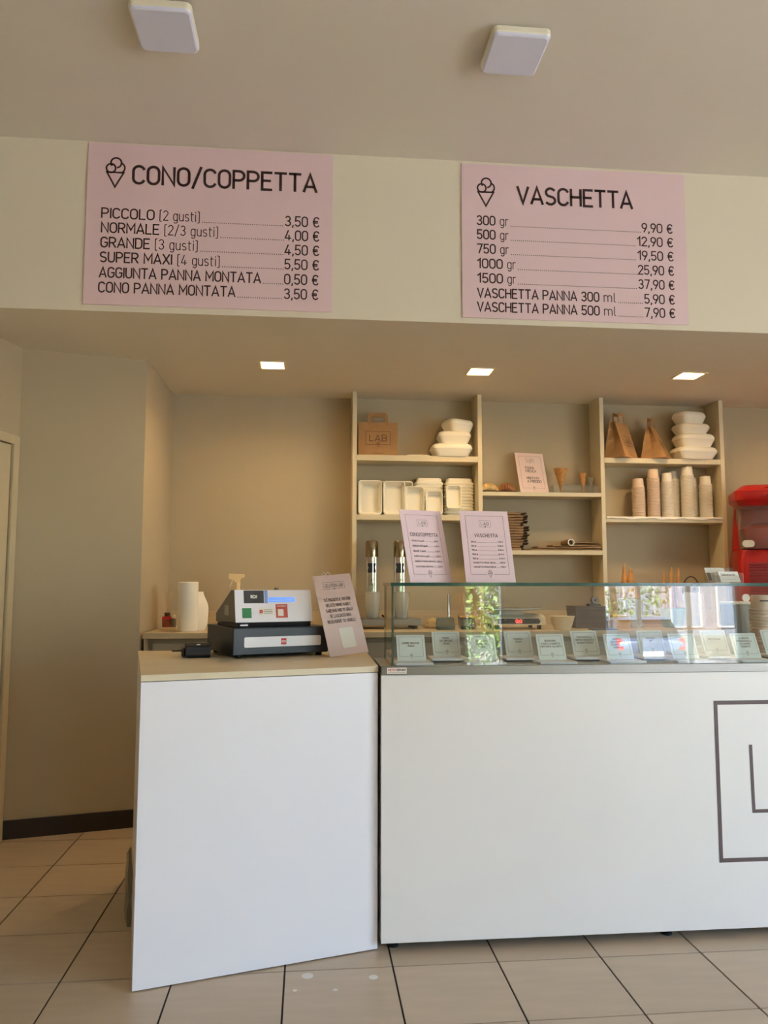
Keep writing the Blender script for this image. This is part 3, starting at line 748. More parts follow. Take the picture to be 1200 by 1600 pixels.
table_sign('pink CONO/COPPETTA sign propped on the glass, left of its twin', (.372, 2.862, 1.2565), .40, .187, .292, 'CONO/COPPETTA', [(a[0], a[1], a[2]) for a in R1])
table_sign('pink VASCHETTA sign propped on the glass hood', (.582, 2.862, 1.2565), .106, .196, .289, 'VASCHETTA', [(a[0], a[1], a[2]) for a in R2])

# business card holder on the glass
ch = thing('card_holder', 'clear acrylic business card holder on the glass hood', 'card holder', (1.570, 2.90, 1.2555), (0, 0, rad(4)))
m = MB(); m.box(0, .125, -.004, .075, 0, .003); m.prismx([(.0, .003), (.004, .003), (.018, .03), (.014, .03)], .0, .125); m.prismx([(.04, .003), (.044, .003), (.07, .062), (.066, .062)], 0, .125)
m.box(0, .002, .0, .07, .003, .04); m.box(.123, .125, 0, .07, .003, .04); m.build('holder', ACRYL, ch)
for k in range(4):
    c_ = MB().box(0, .085, 0, .0012, 0, .046).build('business_card', PAPER, None, (0, 0, 0))
    c_.parent = None
    base = Matrix.Translation((1.570, 2.90, 1.2555)) @ Matrix.Rotation(rad(4), 4, 'Z')
    loc = ((.034, .008+.002*k, .004) if k < 3 else (.004, .046, .005))
    c_.matrix_world = base @ Matrix.Translation(loc) @ Matrix.Rotation(rad(-26), 4, 'X')
    tag(c_, ('printed white business card at the very front of the acrylic holder', 'white business card directly behind the printed front card', 'rearmost white business card of the front row in the acrylic holder', 'taller white card with photos at the back of the acrylic holder')[k], 'card', 'business cards in the acrylic holder')
    if k == 0:
        m = MB()
        l, _ = text_lines('Deliveroo', .010, .027, .009, w=.044); strokes(m, l, .0015, lambda x, z: (x, -.0004, z)); strokes(m, [circ(.063, .031, .004, 12)], .0022, lambda x, z: (x, -.0004, z)); strokes(m, [[(.012, .012), (.066, .012)]], .0007, lambda x, z: (x, -.0004, z)); m.build('card_print', INKS, c_)
    if k == 3:
        c_.scale = (1, 1, 1.35)
        MB().box(.003, .018, -.0008, -.0003, .004, .030).build('photo_print', M('card_photo', (112, 92, 86), .5, var=.35, scale=90), c_)

# ==================================================================== BACK COUNTER
WZ = .99
cab = thing('base_cabinet', 'grey-beige base cabinet along the back wall', 'cabinet', (0, 0, 0))
CABM = M('cabinet_greige', (168, 156, 132), .5, var=.02)
MB().box(-.86, 4.2, 4.36, 5.0, .08, WZ-.03).build('body', CABM, cab)
MB().box(-.872, -.862, 4.285, 5.0, 0, WZ-.03).build('end_panel', WOODT, cab)
for k in range(9):
    x0 = -.84+k*.55
    d_ = MB().box(x0, x0+.54, 4.342, 4.36, .1, WZ-.06).build('cabinet_door', CABM, cab, bevel=.002)
    MB().box(x0+.2, x0+.34, 4.325, 4.342, WZ-.10, WZ-.09).build('handle', STEEL, d_)
MB().box(-.86, 4.2, 4.42, 5.0, 0, .08).build('plinth', BLACK, cab)
top = thing('back_worktop', 'wood-look worktop running along the back wall', 'worktop', (0, 0, 0))
MB().box(-.876, 4.2, 4.27, YB-.002, WZ-.03, WZ).build('slab', WOODT, top, bevel=.001)
MB().box(-.86, 4.2, YB-.022, YB-.002, WZ, WZ+.09).build('backsplash', WOODT, top)

# shelving
shelf = thing('shelving_unit', 'cream wall shelving with three open bays', 'shelves', (0, 0, 0))
UXS = [.264, 1.066, 1.873, 2.690]
SF = 4.83
for x in UXS: MB().box(x, x+.027, SF, YB-.001, WZ+.0005, ZS-.0005).build('upright', SHELF, shelf, bevel=.001)
S1A, S1B, S2A, S2B = 2.062, 1.685, 1.838, 1.466
for bay, zt, th in ((0, S1A, .036), (0, S1B, .034), (1, S2A, .026), (1, S2B, .028), (2, S1A+.008, .034), (2, S1B, .034)):
    MB().box(UXS[bay]+.0275, UXS[bay+1]-.0005, SF+.001, YB-.001, zt-th, zt).build('shelf', SHELF, shelf, bevel=.001)
S3A = S1A+.008

# ---- foam tubs
def foam_tub(label, w, d, h, loc, rz, group):
    t = thing('foam_tub', label, 'tub', loc, (0, 0, rz), group)
    r = .034
    MB().loft([rr(w*.78, d*.78, r*.8, 0), rr(w*.83, d*.83, r, .007), rr(w*.97, d*.97, r, h*.50), rr(w*.985, d*.985, r, h*.54)]).build('tub_base', FOAM, t, smooth=50)
    MB().loft([rr(w*.985, d*.985, r, h*.545), rr(w, d, r, h*.57), rr(w, d, r, h*.66), rr(w*.975, d*.97, r, h*.79), rr(w*.93, d*.92, r, h*.90), rr(w*.86, d*.84, r, h*.97), rr(w*.78, d*.75, r, h*.999)]).build('lid', FOAM, t, smooth=50)
    return t
g1 = 'stacked foam tubs, left bay'
foam_tub('lowest and widest white foam tub of the left bay\'s stack of three', .262, .16, .081, (.900, 4.885, S1A), 0, g1)
foam_tub('middle white foam tub of the left bay\'s stack of three', .214, .15, .081, (.918, 4.885, S1A+.081), rad(-4), g1)
foam_tub('topmost tilted white foam tub of the left bay\'s stack of three', .188, .14, .080, (.945, 4.89, S1A+.162), rad(28), g1)
g2 = 'stacked foam tubs, right bay'
foam_tub('lowest white foam tub of the right bay\'s stack of four', .280, .16, .080, (2.526, 4.875, S3A), rad(6), g2)
foam_tub('second white foam tub up in the right bay\'s stack of four', .250, .15, .088, (2.528, 4.875, S3A+.080), rad(5), g2)
foam_tub('third white foam tub up in the right bay\'s stack of four', .222, .14, .070, (2.515, 4.88, S3A+.168), rad(6), g2)
foam_tub('topmost white foam tub of the right bay\'s stack of four', .198, .135, .080, (2.508, 4.885, S3A+.238), rad(14), g2)
t = thing('foam_plate', 'flat white foam plate lying beside the LAB paper bag', 'plate', (.685, 4.90, S1A))
MB().loft([rr(.165, .11, .03, 0), rr(.165, .11, .03, .004), rr(.13, .08, .03, .011)]).build('plate', FOAM, t, smooth=50)

# ---- open foam trays leaning up
def tray_mesh(w, h, d, r=.02):
    m = MB(); n = 4
    m.loft([rr(w*.78, h*.84, r, d), rr(w*.97, h*.97, r, .006), rr(w, h, r, .004), rr(w, h, r, 0), rr(w*.93, h*.95, r*.9, 0), rr(w*.91, h*.93, r*.9, .004), rr(w*.72, h*.78, r*.8, d-.006)], cap0=True, cap1=True)
    return m
def open_tray(label, w, h, d, x, z, y, lean=12, rz=0, group='open foam trays in the left bay'):
    o = tray_mesh(w, h, d).build('foam_tray', FOAM, None, smooth=50)
    # rim plane is local z=0 with the cavity opening to -z; stand it up so that the opening faces the room
    o.rotation_euler = (Matrix.Rotation(rad(rz), 3, 'Z') @ Matrix.Rotation(rad(-90-lean), 3, 'X')).to_euler()
    o.location = (x, y, z+h/2*cos(rad(lean)))
    return tag(o, label, 'tray', group)
open_tray('widest open white foam tray, beside the left upright', .150, .222, .055, .378, S1B+.002, 4.862, 7, -4)
open_tray('foam tray tucked behind the widest open tray', .150, .222, .055, .412, S1B+.002, 4.925, 6, -4)
open_tray('second open white foam tray from the left upright', .140, .218, .05, .532, S1B+.002, 4.860, 7, -4)
open_tray('foam tray tucked behind the second open tray', .150, .226, .05, .585, S1B+.002, 4.925, 5, -4)
open_tray('third open white foam tray from the left upright', .120, .185, .045, .662, S1B+.002, 4.856, 7, -3)
open_tray('fourth, smaller open white foam tray behind the CONO/COPPETTA sign', .110, .158, .04, .785, S1B+.002, 4.850, 7, -3)
open_tray('small open foam tray held up before the right-hand tray stack', .098, .152, .035, .915, S1B+.046, 4.868, 7, -2)
def tray_stack(cx, n, w, label, group):
    m = MB(); d = .085
    m.loft([rr(w*.97, d*.95, .025, 0), rr(w, d, .025, .003), rr(w, d, .025, .014), rr(w*.95, d*.92, .022, .0165), rr(w*.90, d*.86, .02, .018), rr(w*.86, d*.8, .02, .042), rr(w*.78, d*.72, .02, .045)])
    o = m.build('foam_tray', FOAM, None, smooth=45); base = o
    for k in range(n):
        if k:
            o = base.copy(); COL.objects.link(o)
        o.location = (cx+random.uniform(-.003, .003), 4.97, S1B + k*.0205); tag(o, nth(label, k, n), 'tray', group)
        o.rotation_euler = (0, 0, random.uniform(-.02, .02))
tray_stack(.765, 11, .185, 'upturned foam tray in the left tray stack', 'left stack of foam trays')
tray_stack(.965, 11, .19, 'upturned foam tray in the right tray stack', 'right stack of foam trays')

# ---- kraft paper bags
def paper_bag(label, w, d, h, td, loc, rz, lean=0, logo=True, gin=.03, group='kraft paper bags on the shelves', tshift=0.0):
    t = thing('paper_bag', label, 'bag', loc, (0, 0, rz), group)
    yb_ = lambda z, s: (s*d/2)+(s*td/2-s*d/2+tshift)*(z/h)
    m = MB(); NZ = 4
    rows = []
    for k in range(NZ+1):
        z = h*k/NZ; f_ = (k/NZ)
        gi = gin*f_
        rows.append([(-w/2, yb_(z, -1), z), (w/2, yb_(z, -1), z), (w/2-gi, (yb_(z, -1)+yb_(z, 1))/2, z), (w/2, yb_(z, 1), z), (-w/2, yb_(z, 1), z), (-w/2+gi, (yb_(z, -1)+yb_(z, 1))/2, z)])
    m.loft(rows, True, False)
    o = m.build('bag_body', KRAFT, t); sd = o.modifiers.new('paper', 'SOLIDIFY'); sd.thickness = .0012; sd.offset = 0
    for s in (-1, 1):
        y = yb_(h, s); hw_, hh = w*.22, h*.24
        mm = MB(); pts = [(-hw_, -.03), (-hw_*.96, hh*.8), (-hw_*.8, hh), (hw_*.8, hh), (hw_*.96, hh*.8), (hw_, -.03)]
        strokes(mm, [pts], .021, lambda x, z: (x, y+(-.001 if s < 0 else .001)*2, h+z))
        ho = mm.build('handle', KRAFT, t); sd = ho.modifiers.new('paper', 'SOLIDIFY'); sd.thickness = .0014
    if logo:
        fm = lambda x, z: (x, yb_(z, -1)-.0012, z)
        L, T = lab_logo(0, h*.34, w*.62)
        mm = MB(); strokes(mm, L, .0022, fm); strokes(mm, T, .0042, fm); strokes(mm, [[(-w*.16, h*.1), (w*.16, h*.1)], [(-w*.12, h*.075), (w*.12, h*.075)]], .0013, fm)
        mm.build('shop_logo', INK, t)
    return t
paper_bag('brown paper bag printed LAB on the left upper shelf', .252, .09, .222, .05, (.430, 4.92, S1A), 0)
paper_bag('brown paper bag turned sideways, beside the right bay\'s left upright', .185, .15, .240, .035, (2.035, 4.885, S3A), rad(42), tshift=.012)
paper_bag('half-folded brown paper bag next to the four stacked foam tubs', .155, .16, .218, .02, (2.275, 4.88, S3A), rad(50), tshift=.03)

# ---- stacks of paper cups, every cup its own object
def cup_mesh(r, h, mat):
    m = MB()
    m.lathe([(r-.004, .0), (r+.002, .0008), (r+.0025, .0035), (r+.002, .0066), (r-.005, .0078), (r-.0035, .0095), (r*.82, h-.002), (r*.77, h), (r*.70, h-.003)], 20)
    return m.build('paper_cup', mat, None, smooth=40)
def cup_stack(px_x, n, r, pitch, y, label, group, mat=CUPM, z=S1B+.002, h=.062):
    base = cup_mesh(r, h, mat); base.data.name = 'paper_cup'
    for k in range(n):
        o = base if k == 0 else base.copy()
        if k: COL.objects.link(o)
        o.location = (px_x+random.uniform(-.0008, .0008), y+random.uniform(-.0008, .0008), z+k*pitch)
        tag(o, nth(label, k, n), 'paper cup', group)
CS = [(2.152, 20, 0.0399, .0102, 4.90, 'tan paper cup in the leftmost, shortest cup stack', CUPP),
      (2.248, 26, 0.0389, .0102, 4.885, 'paper cup in the second cup stack from the left', CUPP),
      (2.286, 24, 0.0380, .0102, 4.965, 'paper cup in the half-hidden stack behind the second one', CUPM),
      (2.352, 24, 0.0370, .0102, 4.905, 'paper cup in the plain-topped stack left of the tallest', CUPM),
      (2.425, 26, 0.0380, .0102, 4.965, 'paper cup in the stack behind the tallest one', CUPM),
      (2.482, 28, 0.0408, .0102, 4.885, 'white paper cup in the tallest cup stack', CUPM),
      (2.552, 22, 0.0361, .0102, 4.96, 'paper cup in the narrow stack right behind the tallest', CUPM),
      (2.610, 22, 0.0399, .0102, 4.89, 'white paper cup in the rightmost cup stack of the shelf', CUPM)]
for k, (x, n, r, p_, y, lb, mt) in enumerate(CS):
    cup_stack(x, n, r, p_, y, lb, 'cups of shelf stack ' + 'one two three four five six seven eight'.split()[k], mt)
pl = MB(); lo = []
for k in range(25):
    x = 1.905+.775*k/24; w_ = .004*sin(k*.9)+.003*sin(k*2.1)
    lo.append([(x, 5.0, 0), (x, SF-.003, 0), (x, SF-.006, -.012+w_), (x, SF-.005, -.012+w_), (x, SF-.002, .001), (x, 5.0, .001)])
pl.loft(lo)
tag(pl.build('shelf_paper', PAPER, None, (0, 0, S1B+.0005)), 'white paper liner hanging over the shelf edge below the cup stacks', 'paper')

# ---- second bay, upper shelf: pastries, sign, cones
def croissant(label, cat, L_, r, loc, rz, mat, ridges):
    m = MB(); lo = []; n = 36
    for k in range(n+1):
        u = k/n; a = rad(-65+130*u)
        c_ = Vector((L_*.5*sin(a)/sin(rad(65)), .035*cos(a)-.02, 0))
        rad_ = r*(max(sin(pi*u), 0)**.6*.9+.1)*(1+.10*abs(sin(pi*u*ridges)))
        d = Vector((cos(a), -.5*sin(a), 0)).normalized(); nn = Vector((-d.y, d.x, 0))
        lo.append([tuple(c_+nn*rad_*cos(2*pi*j/12)+Vector((0, 0, rad_*.85*(1+sin(2*pi*j/12))))) for j in range(12)])
    m.loft(lo)
    return tag(m.build('croissant', mat, None, loc, (0, 0, rz), smooth=60), label, cat, 'pastries on the steel tray')
tray = thing('pastry_tray', 'small steel tray under the two pastries', 'tray', (1.215, 4.91, S2A))
MB().loft([rr(.20, .11, .008, 0), rr(.225, .135, .012, .007), rr(.222, .132, .012, .008), rr(.198, .108, .008, .002)]).build('tray', STEEL, tray, smooth=50)
croissant('pale glazed croissant on the steel tray', 'pastry', .128, .034, (1.155, 4.90, S2A+.004), rad(8), M('pale_pastry', (214, 176, 112), .45, var=.25, scale=30, coat=.4), 7)
croissant('brown crusty pastry right of the pale croissant', 'pastry', .108, .036, (1.268, 4.90, S2A+.004), rad(-14), M('brown_pastry', (150, 92, 44), .5, var=.3, scale=34, coat=.3), 6)
ps = lean_sign('shelf_sign', 'small pink PANNA FRESCA sign on the middle bay\'s shelf', 'sign', (1.350, 4.862, S2A), -.308, .161, 0, .200, .288, .003, PINKS)
m = MB(); strokes(m, frame_gap(.022, .178, .034, .264, .014), .0012, fl); strokes(m, cone_lines(.1, .02, .028), .0014, fl); m.build('border', INKS, ps)
L, T = lab_logo(.1, .220, .058); m = MB(); strokes(m, L, .001, fl); strokes(m, T, .0016, fl); m.build('shop_logo', INKS, ps)
for k, (s_, z) in enumerate((('PANNA', .172), ('FRESCA', .148), ('MONTATA', .098), ('A FREDDO', .074))):
    m = MB(); l, w_ = text_lines(s_, .060, z, .0175, w=.0122*len(s_)); strokes(m, l, .0026, fl); m.build('text_line', INK, ps)
MB().prismx([(.003, .002), (.06, .020), (.063, .021), (.005, .17)], .09, .11).build('easel_strut', PINKS, ps)
ac = thing('cone_stand', 'low clear acrylic stand holding the sample cones', 'stand', (1.72, 4.90, S2A))
q = MB(); q.box(-.155, .155, -.055, -.053, 0, .05); q.box(-.155, .155, .053, .055, 0, .05); q.box(-.155, -.153, -.053, .053, 0, .05); q.box(.153, .155, -.053, .053, 0, .05); q.box(-.155, .155, -.055, .055, .05, .052)
q.build('acrylic_box', ACRYL, ac)
def wafer_cone(label, cat, r, h, loc, up_=True, mat=WAFER, group=None, tilt=0):
    m = MB()
    if up_: m.lathe([(.003, 0), (r*.5, h*.5), (r, h*.97), (r*1.06, h), (r*.98, h), (r*.9, h*.94), (.002, .02)], 20)
    else: m.lathe([(r*.94, 0), (r*1.05, 0), (r*1.05, .012), (r, .016), (.0035, h-.003), (.001, h)], 18)
    return tag(m.build('wafer_cone', mat, None, loc, (tilt, 0, 0), smooth=50), label, cat, group)
wafer_cone('larger golden wafer cone standing in the acrylic stand', 'cone', .043, .160, (1.628, 4.90, S2A+.005), group='sample cones on the middle shelf')
wafer_cone('slim wafer cone right of the larger one', 'cone', .024, .135, (1.776, 4.90, S2A+.001), group='sample cones on the middle shelf')
t = wafer_cone('faint clear plastic cone near the right upright of the middle bay', 'cone', .022, .11, (1.838, 4.93, S2A+.001), mat=PLCUP, group='sample cones on the middle shelf')

# ---- second bay, lower shelf: folded bags, rolls
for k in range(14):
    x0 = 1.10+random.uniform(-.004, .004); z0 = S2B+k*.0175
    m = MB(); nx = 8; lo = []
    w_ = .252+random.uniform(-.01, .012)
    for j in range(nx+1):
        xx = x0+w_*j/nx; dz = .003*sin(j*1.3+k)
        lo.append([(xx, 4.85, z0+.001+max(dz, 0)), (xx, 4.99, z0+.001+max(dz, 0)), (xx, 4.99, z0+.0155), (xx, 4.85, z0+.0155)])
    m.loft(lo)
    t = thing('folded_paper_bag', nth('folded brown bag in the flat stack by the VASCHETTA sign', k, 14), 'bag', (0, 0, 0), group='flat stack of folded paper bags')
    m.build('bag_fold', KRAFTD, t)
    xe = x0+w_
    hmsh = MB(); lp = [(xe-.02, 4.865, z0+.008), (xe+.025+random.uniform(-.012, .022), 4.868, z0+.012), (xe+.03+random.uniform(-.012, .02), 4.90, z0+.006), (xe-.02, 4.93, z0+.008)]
    hmsh.tube(lp, .008, 6, r2=.0055); hmsh.build('handle', M('dark_brown_paper', (64, 48, 36), .9, var=.2), t, smooth=50)  # handle ends stick out in dark brown paper
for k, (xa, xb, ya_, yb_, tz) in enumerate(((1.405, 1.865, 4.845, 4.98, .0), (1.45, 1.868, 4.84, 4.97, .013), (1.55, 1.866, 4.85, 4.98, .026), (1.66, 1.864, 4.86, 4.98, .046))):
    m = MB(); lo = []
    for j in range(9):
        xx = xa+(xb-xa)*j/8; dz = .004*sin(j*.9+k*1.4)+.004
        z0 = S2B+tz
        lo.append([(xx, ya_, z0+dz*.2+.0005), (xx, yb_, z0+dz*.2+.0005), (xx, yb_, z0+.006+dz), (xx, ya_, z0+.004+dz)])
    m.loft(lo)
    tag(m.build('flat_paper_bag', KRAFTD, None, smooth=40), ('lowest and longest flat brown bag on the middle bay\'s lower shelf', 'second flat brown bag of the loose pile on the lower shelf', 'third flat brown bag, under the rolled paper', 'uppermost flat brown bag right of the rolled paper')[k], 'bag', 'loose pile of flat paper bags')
roll_ = thing('paper_roll', 'rolled paper with a white tube end lying on the flat bags', 'roll', (1.668, 4.835, S2B+.052))
m = MB(); rr_ = lambda r, y: [(r*cos(2*pi*j/20), y, r*sin(2*pi*j/20)) for j in range(20)]
m.loft([rr_(.016, .0), rr_(.022, .0), rr_(.022, .006), rr_(.016, .006)], False, False); m.loft([rr_(.016, .0), rr_(.016, .14)], False, True)
m.build('tube_end', PAPER, roll_, smooth=50)
MB().loft([rr_(.0215, .006), rr_(.0215, .15)], False, True).build('wrap', KRAFTD, roll_, smooth=50)

# ==================================================================== THINGS ON THE BACK COUNTER
pr_ = thing('paper_towel_roll', 'white paper towel roll standing at the left end of the worktop', 'paper roll', (-.668, 4.42, WZ))
TOWEL = M('towel_paper', (240, 234, 218), .9, var=.02, bump=.5, bscale=220)
MB().lathe([(.052, 0), (.056, .004), (.056, .268), (.052, .272), (.02, .272), (.02, .25)], 32).build('roll', TOWEL, pr_, smooth=40)
m = MB(); lo = []
for k in range(12):
    z = .002+.215*k/11; bul = .026*sin(pi*min(1, .12+k/11*.9))+.002*sin(k*1.1)
    lo.append([(.046, .02, z), (.062+bul, .045, z), (.074+bul*1.2, .075, z), (.073+bul*1.2, .076, z), (.061+bul, .047, z), (.045, .022, z)])
m.loft(lo, True, True); m.build('loose_sheet', TOWEL, pr_, smooth=60)
dish = thing('soap_dish', 'small white dish under the reed diffuser', 'dish', (-.80, 4.63, WZ))
MB().loft([rr(.11, .07, .012, 0), rr(.125, .085, .016, .014), rr(.12, .08, .016, .014), rr(.10, .06, .012, .004)]).build('dish', FOAM, dish, smooth=50)
rdf = thing('reed_diffuser', 'small red and amber diffuser bottle with pale reeds', 'diffuser', (-.815, 4.63, WZ+.005))
AMB = M('amber_glass', (150, 74, 44), .12, var=.25, scale=40, coat=.5)
MB().loft([rr(.048, .048, .008, 0), rr(.05, .05, .008, .05), rr(.028, .028, .006, .06)]).build('bottle', AMB, rdf, smooth=40)
MB().loft([rr(.05, .05, .007, .052), rr(.05, .05, .007, .068)]).build('red_band', LOGOR, rdf)
MB().lathe([(.016, .068), (.016, .09), (.012, .09), (.012, .07)], 14).build('cap', M('dark_brown_cap', (74, 46, 34), .5), rdf, smooth=40)
for k in range(4):
    MB().tube([(0, 0, .07), (-.014+.013*k, .006*(k % 2), .215)], .0016, 5).build('reed', M('reed', (206, 182, 132), .8), rdf)
sbm = thing('small_bottle', 'tiny clear bottle with a white cap beside the diffuser', 'bottle', (-.775, 4.61, WZ+.005))
MB().lathe([(.013, 0), (.014, .004), (.014, .05), (.009, .058)], 16).build('bottle', M('smoky_bottle', (120, 110, 100), .15, var=.2), sbm, smooth=40)
MB().lathe([(.011, .058), (.011, .076), (.009, .078)], 14).build('cap', PAPER, sbm, smooth=40)
spb = thing('spray_bottle', 'cream plastic spray bottle behind the cash register', 'spray bottle', (-.43, 4.78, WZ))
SPM = M('cream_plastic', (224, 206, 164), .45, var=.03)
MB().loft([rr(.075, .06, .018, 0), rr(.08, .065, .02, .01), rr(.08, .065, .02, .14), rr(.055, .048, .02, .19), rr(.03, .03, .012, .235), rr(.026, .026, .012, .25)]).build('bottle', SPM, spb, smooth=40)
MB().lathe([(.017, .246), (.017, .268), (.013, .272)], 16).build('collar', SPM, spb, smooth=40)
MB().prism([(-.055, .300), (-.05, .289), (-.02, .281), (-.016, .268), (.016, .268), (.018, .29), (.042, .30), (.044, .312), (.034, .320), (-.05, .322)], -.012, .012).build('spray_head', SPM, spb, bevel=.003)
MB().prism([(-.034, .286), (-.026, .284), (-.034, .255), (-.044, .238), (-.048, .241), (-.041, .262)], -.007, .007).build('trigger', SPM, spb, bevel=.002)

# double drink mixer
mx = thing('drink_mixer', 'twin-head steel drink mixer on the worktop', 'mixer', (0, 0, WZ))
MB().box(.22, .655, 4.52, 4.80, .02, .058).build('base', STEEL, mx, bevel=.006)
for fx in (.25, .62):
    for fy in (4.55, 4.77): MB().lathe([(.014, 0), (.016, .02)], 12, (fx, fy)).build('rubber_foot', BLACK, mx, smooth=40)
for k, x in enumerate((.379, .553)):
    o = MB().loft([rr(.068, .05, .012, .058, 4, x, 4.76), rr(.068, .05, .012, .43, 4, x, 4.76)]).build('motor_column', CHROME, mx, smooth=35)
    MB().lathe([(.04, .425), (.0405, .43), (.0405, .512), (.036, .522), (.02, .526)], 28, (x, 4.735)).build('motor_cap', BRONZE, mx, smooth=35)
    b = MB(); pl_ = [(x-.026, .343)]+[(x-.019, .362), (x-.026, .378), (x-.024, .388), (x+.024, .388), (x+.026, .378), (x+.019, .362), (x+.026, .343), (x+.024, .330), (x-.024, .330)]
    b.prism(pl_[::-1], 4.7335, 4.7345); b.build('black_emblem', BLACK, mx)
    m = MB(); m.tube([(x+.004, 4.70, .43), (x+.004, 4.70, .255)], .0028, 8); m.lathe([(.006, .255), (.011, .258), (.011, .264), (.004, .268)], 12, (x+.004, 4.70)); m.lathe([(.004, .284), (.009, .286), (.004, .29)], 12, (x+.004, 4.70))
    m.build('spindle', CHROME, mx, smooth=40)
    cp = MB().lathe([(.034, 0), (.037, .004), (.044, .07), (.0445, .074), (.0475, .15), (.051, .152), (.051, .156), (.0465, .156), (.043, .076), (.034, .006)], 24, cap1=True, cap0=True).build('mixing_cup', PLCUP, None, (x, 4.655, WZ+.058), smooth=40)
    tag(cp, ('cloudy plastic mixing cup under the left mixer head', 'cloudy plastic mixing cup seen through the hood\'s left corner')[k], 'cup', 'mixing cups')
m = MB(); m.tube([(.20, 4.74, .10), (.18, 4.72, .06), (.16, 4.75, .006), (.12, 4.80, .006)], .004, 6); m.tube([(.45, 4.80, .07), (.47, 4.78, .05), (.455, 4.79, .06)], .006, 6); m.build('power_cord', BLACK, mx, smooth=50)

# crumpled paper, two terminals, skewers, spatula
m = MB(); lo = []
for k in range(7):
    r_ = (.038, .046, .044, .04, .036, .028, .012)[k]
    lo.append([(r_*1.5*cos(2*pi*j/12)*(1+.15*sin(j*3+k)), r_*cos(0)*sin(2*pi*j/12)*(1+.12*sin(j*2.3+k)), .058*k/6*(1+.1*sin(j*2+k))) for j in range(12)])
m.loft(lo); tag(m.build('crumpled_paper', M('beige_paper', (196, 172, 126), .8, var=.1, bump=.5), None, (.745, 4.62, WZ)), 'crumpled beige paper right of the drink mixer', 'paper')
for k, (x, y, w_, lb) in enumerate(((.725, 4.42, .105, 'grey-green handheld payment terminal lying on the worktop'), (.872, 4.46, .09, 'dark payment terminal below the wooden skewers'))):
    t = thing('payment_terminal', lb, 'card terminal', (x, y, WZ), (0, 0, rad(-8)), 'payment terminals on the worktop')
    GT = M('terminal_green', (44, 66, 58), .4, var=.08) if k == 0 else M('terminal_dark', (40, 38, 38), .4, var=.08)
    MB().prismx([(0, .0), (.16, .0), (.17, .05), (.14, .066), (.0, .022)], 0, w_).build('shell', GT, t, bevel=.006)
    MB().prismx([(.012, .0268), (.10, .0542), (.10, .0555), (.012, .0281)], .012, w_-.012).build('screen', M('terminal_screen', (92, 96, 92), .2), t)
    if k: MB().prismx([(.10, .064), (.15, .068), (.15, .074), (.10, .07)], .0, w_).build('yellow_rim', M('yellow_plastic', (206, 160, 60), .5), t)
MB_ = MB(); MB_.lathe([(.011, 0), (.013, .01), (.009, .06), (.0065, .2), (.003, .21)], 14)
tag(MB_.build('steel_spatula', CHROME, None, (.838, 4.66, WZ), smooth=40), 'upright polished steel rod behind the green payment terminal', 'utensil')
skp = thing('skewer_cup', 'dark cup holding the wooden skewers', 'cup', (.945, 4.72, WZ))
MB().lathe([(.034, 0), (.038, .07), (.035, .07), (.031, .004)], 20).build('cup', BLACK, skp, smooth=40)
for k in range(11):
    a = k*2.4; r_ = .02*math.sqrt(k/11)
    p0 = (.945+r_*cos(a), 4.72+r_*sin(a), WZ+.006); p1 = (.925+r_*2.2*cos(a)-.012, 4.73+r_*1.6*sin(a), WZ+.205+.008*sin(k*3))
    tag(MB().tube([p0, p1], .0022, 5).build('wooden_skewer', M('pale_wood', (208, 176, 124), .8, var=.1)), 'thin pale wooden skewer in the bundle behind the flavour cards', 'skewer', 'skewers in the dark cup')

# kitchen scale
sc = thing('kitchen_scale', 'cream shop scale with a red digital display', 'scale', (1.055, 4.42, WZ))
SCM = M('scale_cream', (204, 196, 174), .45, var=.02)
for fx in (.03, .28):
    for fy in (.04, .22): MB().lathe([(.012, 0), (.014, .026)], 12, (fx, fy)).build('rubber_foot', BLACK, sc, smooth=40)
MB().prismx([(0, .026), (.26, .026), (.26, .085), (.07, .085), (.018, .068)], 0, .315).build('body', SCM, sc, bevel=.005)
def scp(x, z): return (x, .0077*0+(z-.026)*(.018/.042)-.0012, z)
MB().add([scp(.03, .033), scp(.27, .033), scp(.28, .048), scp(.27, .063), scp(.03, .063)], [(0, 1, 2, 3, 4)]).build('display_panel', M('scale_display', (24, 22, 28), .2), sc)
m = MB(); l, _ = text_lines('0.0', .135, .040, .016, w=.034); strokes(m, l, .0034, lambda x, z: (x, (z-.026)*.43-.002, z)); m.build('display_digits', M('led_red', (220, 40, 40), .5, emit=((255, 50, 40), 3.0)), sc)
MB().box(.05, .20, .07, .2, .085, .112).build('support', SCM, sc)
MB().box(-.01, .285, .0, .25, .112, .122).build('weighing_plate', STEEL, sc, bevel=.003)
bw = MB().lathe([(.046, 0), (.049, .004), (.070, .075), (.072, .078), (.068, .078), (.045, .006)], 28).build('bowl', M('cream_ceramic', (214, 202, 172), .35, var=.02), None, (1.455, 4.40, WZ), smooth=40)
tag(bw, 'cream ceramic bowl right of the shop scale', 'bowl')

